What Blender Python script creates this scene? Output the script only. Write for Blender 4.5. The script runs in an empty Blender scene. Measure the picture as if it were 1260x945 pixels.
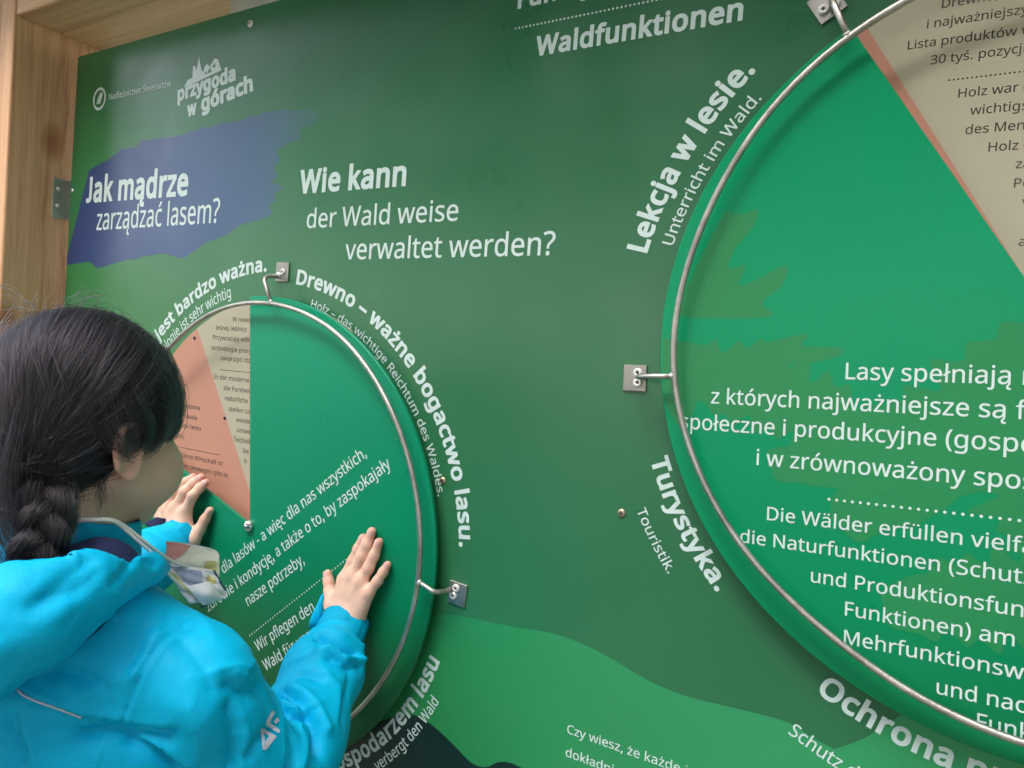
import bpy, math, random
import numpy as np
from mathutils import Vector, Matrix
from mathutils.geometry import tessellate_polygon, delaunay_2d_cdt

random.seed(7)
rng = np.random.default_rng(7)
R = math.radians
scene = bpy.context.scene
COL = scene.collection

# ------------------------------------------------------------------ camera
cam_data = bpy.data.cameras.new('camera')
cam_data.sensor_width = 36.0
cam_data.lens = 867.99 * 36.0 / 1260.0
cam_data.clip_start = 0.02
cam_data.clip_end = 5000.0
cam = bpy.data.objects.new('camera', cam_data)
COL.objects.link(cam)
cam.matrix_world = Matrix((
    (0.8607747, -0.0774562, 0.5030580, 0.87343),
    (0.5037038, -0.0123906, -0.8637876, -0.75401),
    (0.0731389, 0.9969188, 0.0283495, 0.27649),
    (0, 0, 0, 1)))
scene.camera = cam

# ------------------------------------------------------------------ light
SUN_AZ, SUN_EL = R(262), R(50)        # azimuth measured from +X, counter-clockwise
world = bpy.data.worlds.new('World')
scene.world = world
world.use_nodes = True
wn, wl = world.node_tree.nodes, world.node_tree.links
wn.clear()
sky = wn.new('ShaderNodeTexSky')
sky.sky_type = 'NISHITA'
sky.sun_disc = False
sky.sun_elevation = SUN_EL
sky.sun_rotation = math.pi / 2 - SUN_AZ
sky.air_density = 1.0
sky.dust_density = 5.0
sky.ozone_density = 1.0
hsv = wn.new('ShaderNodeHueSaturation')   # thin overcast: the sky is paler than clear air
hsv.inputs['Saturation'].default_value = 0.6
bg = wn.new('ShaderNodeBackground')
bg.inputs['Strength'].default_value = 0.15
wo = wn.new('ShaderNodeOutputWorld')
wl.new(sky.outputs[0], hsv.inputs['Color'])
wl.new(hsv.outputs[0], bg.inputs[0])
wl.new(bg.outputs[0], wo.inputs[0])

sun_data = bpy.data.lights.new('sun', 'SUN')
sun_data.energy = 1.0
sun_data.angle = R(40)
sun_data.color = (1.0, 0.98, 0.95)
sun = bpy.data.objects.new('sun', sun_data)
COL.objects.link(sun)
sun_dir = Vector((math.cos(SUN_EL) * math.cos(SUN_AZ), math.cos(SUN_EL) * math.sin(SUN_AZ), math.sin(SUN_EL)))
sun.rotation_euler = sun_dir.to_track_quat('Z', 'Y').to_euler()

scene.view_settings.view_transform = 'Standard'
scene.view_settings.look = 'None'
scene.view_settings.exposure = 1.86
scene.view_settings.gamma = 1.0
scene.render.film_transparent = False
try:
    scene.cycles.max_bounces = 6
    scene.cycles.diffuse_bounces = 3
except Exception:
    pass

# ------------------------------------------------------------------ materials
def srgb(r, g, b):
    f = lambda c: (c / 255 / 12.92) if c <= 10 else ((c / 255 + 0.055) / 1.055) ** 2.4
    return (f(r), f(g), f(b), 1.0)

def new_mat(name):
    m = bpy.data.materials.new(name)
    m.use_nodes = True
    nt = m.node_tree
    return m, nt, nt.nodes['Principled BSDF']

def N(nt, t, **kw):
    n = nt.nodes.new(t)
    for k, v in kw.items():
        if k in n.inputs:
            n.inputs[k].default_value = v
        else:
            setattr(n, k, v)
    return n

def flat_mat(name, col, rough=0.4, metal=0.0, bump=0.0, scale=300.0, spec=0.5, vary=0.06):
    """base colour with a faint procedural unevenness and fine relief"""
    m, nt, b = new_mat(name)
    b.inputs['Metallic'].default_value = metal
    b.inputs['Specular IOR Level'].default_value = spec
    tc = N(nt, 'ShaderNodeTexCoord')
    no = N(nt, 'ShaderNodeTexNoise', Scale=scale / 12, Detail=4.0)
    nt.links.new(tc.outputs['Object'], no.inputs['Vector'])
    rp = N(nt, 'ShaderNodeValToRGB')
    c = np.array(col[:3])
    rp.color_ramp.elements[0].position = 0.3
    rp.color_ramp.elements[1].position = 0.7
    rp.color_ramp.elements[0].color = (*(c * (1 - vary)), 1)
    rp.color_ramp.elements[1].color = (*np.minimum(c * (1 + vary), 1), 1)
    nt.links.new(no.outputs['Fac'], rp.inputs[0])
    nt.links.new(rp.outputs[0], b.inputs['Base Color'])
    mr = N(nt, 'ShaderNodeMapRange')
    mr.inputs['To Min'].default_value = rough * 0.85
    mr.inputs['To Max'].default_value = rough * 1.15
    nt.links.new(no.outputs['Fac'], mr.inputs['Value'])
    nt.links.new(mr.outputs[0], b.inputs['Roughness'])
    if bump:
        n2 = N(nt, 'ShaderNodeTexNoise', Scale=scale, Detail=3.0)
        nt.links.new(tc.outputs['Object'], n2.inputs['Vector'])
        bm = N(nt, 'ShaderNodeBump', Strength=bump, Distance=0.001)
        nt.links.new(n2.outputs['Fac'], bm.inputs['Height'])
        nt.links.new(bm.outputs[0], b.inputs['Normal'])
    return m

PR = 0.32   # gloss of the printed plates
def print_mat(name, stops, rough=PR, spec=0.6):
    """printed panel: colour gradient along a direction in object space.
    stops: (direction(x,z), [(position, colour)...])"""
    m, nt, b = new_mat(name)
    b.inputs['Specular IOR Level'].default_value = spec
    d, st = stops
    tc = N(nt, 'ShaderNodeTexCoord')
    dp = N(nt, 'ShaderNodeVectorMath', operation='DOT_PRODUCT')
    dp.inputs[1].default_value = (d[0], 0, d[1])
    nt.links.new(tc.outputs['Object'], dp.inputs[0])
    lo, hi = st[0][0], st[-1][0]
    mr = N(nt, 'ShaderNodeMapRange')
    mr.inputs['From Min'].default_value = lo
    mr.inputs['From Max'].default_value = hi
    nt.links.new(dp.outputs['Value'], mr.inputs['Value'])
    rp = N(nt, 'ShaderNodeValToRGB')
    els = rp.color_ramp.elements
    while len(els) < len(st):
        els.new(0.5)
    for e, (p_, c_) in zip(els, st):
        e.position = (p_ - lo) / (hi - lo)
        e.color = c_
    nt.links.new(mr.outputs[0], rp.inputs[0])
    no = N(nt, 'ShaderNodeTexNoise', Scale=6.0, Detail=3.0)
    nt.links.new(tc.outputs['Object'], no.inputs['Vector'])
    mx = N(nt, 'ShaderNodeMixRGB', blend_type='MULTIPLY')
    mx.inputs[0].default_value = 1.0
    nr = N(nt, 'ShaderNodeMapRange')
    nr.inputs['To Min'].default_value = 0.93
    nr.inputs['To Max'].default_value = 1.07
    nt.links.new(no.outputs['Fac'], nr.inputs['Value'])
    nt.links.new(rp.outputs[0], mx.inputs[1])
    nt.links.new(nr.outputs[0], mx.inputs[2])
    nt.links.new(mx.outputs[0], b.inputs['Base Color'])
    # faint orange-peel and smudges in the gloss
    n3 = N(nt, 'ShaderNodeTexNoise', Scale=9.0, Detail=3.0)
    nt.links.new(tc.outputs['Object'], n3.inputs['Vector'])
    rr = N(nt, 'ShaderNodeMapRange')
    rr.inputs['From Min'].default_value = 0.3
    rr.inputs['From Max'].default_value = 0.7
    rr.inputs['To Min'].default_value = rough * 0.82
    rr.inputs['To Max'].default_value = rough * 1.2
    nt.links.new(n3.outputs['Fac'], rr.inputs['Value'])
    tot = rr.outputs[0]
    nt.links.new(tot, b.inputs['Roughness'])
    return m

def wood_mat(name, axis, light=(226, 190, 150), dark=(176, 128, 92), seed=0.0):
    """planed spruce: growth-ring bands along the grain axis, knots and pores"""
    m, nt, b = new_mat(name)
    tc = N(nt, 'ShaderNodeTexCoord')
    mp = N(nt, 'ShaderNodeMapping')
    s = [9.0, 9.0, 9.0]
    s[axis] = 0.35
    mp.inputs['Scale'].default_value = s
    mp.inputs['Location'].default_value = (seed, seed * 1.7, seed * 0.6)
    nt.links.new(tc.outputs['Object'], mp.inputs['Vector'])
    warp = N(nt, 'ShaderNodeTexNoise', Scale=1.2, Detail=2.0)
    nt.links.new(mp.outputs[0], warp.inputs['Vector'])
    add = N(nt, 'ShaderNodeVectorMath', operation='MULTIPLY_ADD')
    add.inputs[1].default_value = (0.9, 0.9, 0.9)
    nt.links.new(warp.outputs['Color'], add.inputs[0])
    nt.links.new(mp.outputs[0], add.inputs[2])
    wv = N(nt, 'ShaderNodeTexNoise', Scale=5.0, Detail=7.0, Roughness=0.7)
    nt.links.new(add.outputs[0], wv.inputs['Vector'])
    rp = N(nt, 'ShaderNodeValToRGB')
    e = rp.color_ramp.elements
    e[0].position, e[0].color = 0.33, srgb(*dark)
    e[1].position, e[1].color = 0.62, srgb(*light)
    k = e.new(0.45); k.color = srgb(*[(a * 1.4 + c * 0.6) / 2 for a, c in zip(light, dark)])
    nt.links.new(wv.outputs['Fac'], rp.inputs[0])
    # knots
    mp2 = N(nt, 'ShaderNodeMapping')
    s2 = [5.5, 5.5, 5.5]; s2[axis] = 3.2
    mp2.inputs['Scale'].default_value = s2
    mp2.inputs['Location'].default_value = (seed * 2.1, seed, 0.3)
    nt.links.new(tc.outputs['Object'], mp2.inputs['Vector'])
    vo = N(nt, 'ShaderNodeTexVoronoi', Scale=1.0)
    nt.links.new(mp2.outputs[0], vo.inputs['Vector'])
    kr = N(nt, 'ShaderNodeValToRGB')
    kr.color_ramp.elements[0].position, kr.color_ramp.elements[0].color = 0.03, (0.16, 0.08, 0.05, 1)
    kr.color_ramp.elements[1].position, kr.color_ramp.elements[1].color = 0.17, (1, 1, 1, 1)
    kk = kr.color_ramp.elements.new(0.09); kk.color = (0.60, 0.40, 0.30, 1)
    nt.links.new(vo.outputs['Distance'], kr.inputs[0])
    mx = N(nt, 'ShaderNodeMixRGB', blend_type='MULTIPLY'); mx.inputs[0].default_value = 1.0
    nt.links.new(rp.outputs[0], mx.inputs[1]); nt.links.new(kr.outputs[0], mx.inputs[2])
    # fine pores
    mp3 = N(nt, 'ShaderNodeMapping')
    s3 = [420.0, 420.0, 420.0]; s3[axis] = 14.0
    mp3.inputs['Scale'].default_value = s3
    nt.links.new(tc.outputs['Object'], mp3.inputs['Vector'])
    pn = N(nt, 'ShaderNodeTexNoise', Scale=1.0, Detail=3.0)
    nt.links.new(mp3.outputs[0], pn.inputs['Vector'])
    pr = N(nt, 'ShaderNodeMapRange')
    pr.inputs['To Min'].default_value = 0.88; pr.inputs['To Max'].default_value = 1.08
    nt.links.new(pn.outputs['Fac'], pr.inputs['Value'])
    m2 = N(nt, 'ShaderNodeMixRGB', blend_type='MULTIPLY'); m2.inputs[0].default_value = 1.0
    nt.links.new(mx.outputs[0], m2.inputs[1]); nt.links.new(pr.outputs[0], m2.inputs[2])
    nt.links.new(m2.outputs[0], b.inputs['Base Color'])
    b.inputs['Roughness'].default_value = 0.6
    bm = N(nt, 'ShaderNodeBump', Strength=0.35, Distance=0.0006)
    nt.links.new(pn.outputs['Fac'], bm.inputs['Height'])
    nt.links.new(bm.outputs[0], b.inputs['Normal'])
    return m

M = {}
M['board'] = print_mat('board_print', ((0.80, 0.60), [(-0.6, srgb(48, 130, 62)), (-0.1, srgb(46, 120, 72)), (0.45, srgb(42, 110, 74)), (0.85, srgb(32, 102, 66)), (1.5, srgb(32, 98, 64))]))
M['hill_light'] = print_mat('hill_light_print', ((0.7, 0.3), [(0.1, srgb(36, 130, 72)), (0.5, srgb(46, 146, 96)), (0.9, srgb(38, 140, 76)), (1.6, srgb(30, 126, 64))]))
M['hill_dark'] = flat_mat('hill_dark_print', srgb(16, 44, 42), PR)
M['blue'] = print_mat('blue_brush_print', ((1.0, 0.12), [(-0.6, srgb(40, 58, 112)), (-0.2, srgb(50, 82, 130)), (0.0, srgb(56, 92, 128)), (0.08, srgb(58, 102, 116)), (0.15, srgb(54, 112, 96))]))
M['white'] = flat_mat('white_print', srgb(202, 222, 221), PR, vary=0.02)
M['ink'] = flat_mat('dark_print', srgb(70, 66, 58), PR, vary=0.05)
M['cream'] = flat_mat('cream_print', srgb(176, 170, 150), PR, vary=0.02)
M['orange'] = flat_mat('orange_print', srgb(190, 136, 116), PR, vary=0.02)
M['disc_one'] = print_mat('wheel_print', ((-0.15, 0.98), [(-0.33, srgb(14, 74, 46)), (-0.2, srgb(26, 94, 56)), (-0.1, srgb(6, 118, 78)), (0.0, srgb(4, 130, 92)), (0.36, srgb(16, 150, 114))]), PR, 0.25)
M['olive'] = print_mat('olive_print', ((1.0, -0.2), [(-0.35, srgb(50, 134, 86)), (-0.1, srgb(42, 134, 84)), (0.3, srgb(34, 126, 76))]), PR, 0.2)
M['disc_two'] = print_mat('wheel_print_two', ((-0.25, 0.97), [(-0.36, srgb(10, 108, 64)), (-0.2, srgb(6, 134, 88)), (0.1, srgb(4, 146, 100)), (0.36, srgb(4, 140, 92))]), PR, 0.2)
M['steel'] = flat_mat('brushed_steel', (0.50, 0.48, 0.45, 1), 0.42, 1.0, 0.3, 500.0, vary=0.28)
M['steel_plate'] = flat_mat('steel_plate', (0.42, 0.41, 0.39, 1), 0.45, 1.0, 0.2, 700.0, vary=0.16)
M['zinc'] = flat_mat('zinc_plate', (0.55, 0.57, 0.53, 1), 0.5, 0.9, 0.2, 200.0, vary=0.22)
M['washer'] = flat_mat('bright_washer', (0.8, 0.8, 0.8, 1), 0.4, 0.3)
M['hole'] = flat_mat('dark_recess', (0.02, 0.02, 0.02, 1), 0.6)
M['brass'] = flat_mat('yellow_screw', (0.55, 0.42, 0.3, 1), 0.4, 0.8)
M['edge'] = flat_mat('plate_edge', srgb(40, 60, 52), 0.5)
M['wood_post'] = wood_mat('post_wood', 2, (236, 188, 144), (176, 120, 84), 3.1)
M['wood_beam'] = wood_mat('beam_wood', 0, (238, 194, 152), (184, 128, 94), 7.7)
M['wood_roof'] = wood_mat('roof_wood', 1, (200, 160, 120), (150, 108, 76), 1.3)

# ------------------------------------------------------------------ helpers
def link(name, verts, faces, mat=None, parent=None, smooth=False, label=None, cat=None, group=None, kind=None, loc=None):
    me = bpy.data.meshes.new(name)
    if len(verts):
        me.from_pydata([tuple(map(float, v)) for v in verts], [], [tuple(map(int, f)) for f in faces])
    if mat is not None:
        for m_ in (mat if isinstance(mat, (list, tuple)) else [mat]):
            me.materials.append(m_)
    if smooth:
        me.polygons.foreach_set('use_smooth', [True] * len(me.polygons))
    me.update()
    o = bpy.data.objects.new(name, me)
    COL.objects.link(o)
    if parent is not None:
        o.parent = parent
    if loc is not None:
        o.location = loc
    tag(o, label, cat, group, kind)
    return o

def tag(o, label=None, cat=None, group=None, kind=None):
    for k, v in (('label', label), ('category', cat), ('group', group), ('kind', kind)):
        if v:
            o[k] = v

def thing(name, label, cat, loc=(0, 0, 0), group=None, rot=None):
    o = bpy.data.objects.new(name, None)
    o.empty_display_size = 0.05
    COL.objects.link(o)
    o.location = loc
    if rot:
        o.rotation_euler = rot
    tag(o, label, cat, group)
    return o

class MB:
    """collects pieces of one mesh"""
    def __init__(s): s.v, s.f = [], []
    def add(s, v, f):
        k = len(s.v)
        s.v += [tuple(map(float, q)) for q in v]
        s.f += [tuple(int(i) + k for i in q) for q in f]
        return s
    def box(s, x0, x1, y0, y1, z0, z1, bev=0.0):
        if not bev:
            v = [(x, y, z) for x in (x0, x1) for y in (y0, y1) for z in (z0, z1)]
            return s.add(v, [(0, 1, 3, 2), (4, 6, 7, 5), (0, 4, 5, 1), (2, 3, 7, 6), (0, 2, 6, 4), (1, 5, 7, 3)])
        import bmesh
        bm = bmesh.new()
        bmesh.ops.create_cube(bm, size=1)
        for q in bm.verts:
            q.co = ((x0 + x1) / 2 + q.co.x * (x1 - x0), (y0 + y1) / 2 + q.co.y * (y1 - y0), (z0 + z1) / 2 + q.co.z * (z1 - z0))
        bmesh.ops.bevel(bm, geom=bm.edges[:], offset=bev, segments=3, profile=0.5, affect='EDGES')
        bm.verts.index_update()
        s.add([q.co[:] for q in bm.verts], [[q.index for q in f.verts] for f in bm.faces])
        bm.free()
        return s
    def tube(s, path, rad, n=12, closed=False, caps=True):
        P = [Vector(q) for q in path]
        m = len(P)
        rads = rad if hasattr(rad, '__len__') else [rad] * m
        ring = []
        up = None
        for i in range(m):
            a = P[(i - 1) % m] if (closed or i > 0) else P[i]
            b = P[(i + 1) % m] if (closed or i < m - 1) else P[i]
            t = (b - a).normalized()
            if up is None:
                up = Vector((0, 1, 0)) if abs(t.y) < 0.9 else Vector((1, 0, 0))
            u = (up - t * up.dot(t)).normalized()
            w = t.cross(u)
            up = u
            ring.append([P[i] + (u * math.cos(k * 2 * math.pi / n) + w * math.sin(k * 2 * math.pi / n)) * rads[i] for k in range(n)])
        v = [q for r_ in ring for q in r_]
        f = []
        for i in range(m if closed else m - 1):
            j = (i + 1) % m
            for k in range(n):
                l = (k + 1) % n
                f.append((i * n + k, i * n + l, j * n + l, j * n + k))
        if caps and not closed:
            f.append(tuple(range(n - 1, -1, -1)))
            f.append(tuple((m - 1) * n + k for k in range(n)))
        return s.add(v, f)
    def lathe(s, prof, cx, cz, n=32, a0=0.0, a1=2 * math.pi):
        """profile of (radius, y) turned round the y axis through (cx, cz)"""
        full = abs(a1 - a0 - 2 * math.pi) < 1e-6
        m = n if full else n + 1
        v = []
        for i in range(m):
            a = a0 + (a1 - a0) * i / n
            v += [(cx + r_ * math.cos(a), y, cz + r_ * math.sin(a)) for r_, y in prof]
        k = len(prof)
        f = []
        for i in range(n if full else n):
            j = (i + 1) % m
            for q in range(k - 1):
                f.append((i * k + q, j * k + q, j * k + q + 1, i * k + q + 1))
        return s.add(v, f)
    def build(s, name, mat, parent=None, smooth=False, **kw):
        return link(name, s.v, s.f, mat, parent, smooth, **kw)

def sheet(name, pts, y, mat, parent, **kw):
    """flat print: filled outline at depth y"""
    tris = tessellate_polygon([[Vector((p_[0], p_[1], 0)) for p_ in pts]])
    return link(name, [(p_[0], y, p_[1]) for p_ in pts], tris, mat, parent, **kw)

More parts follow.
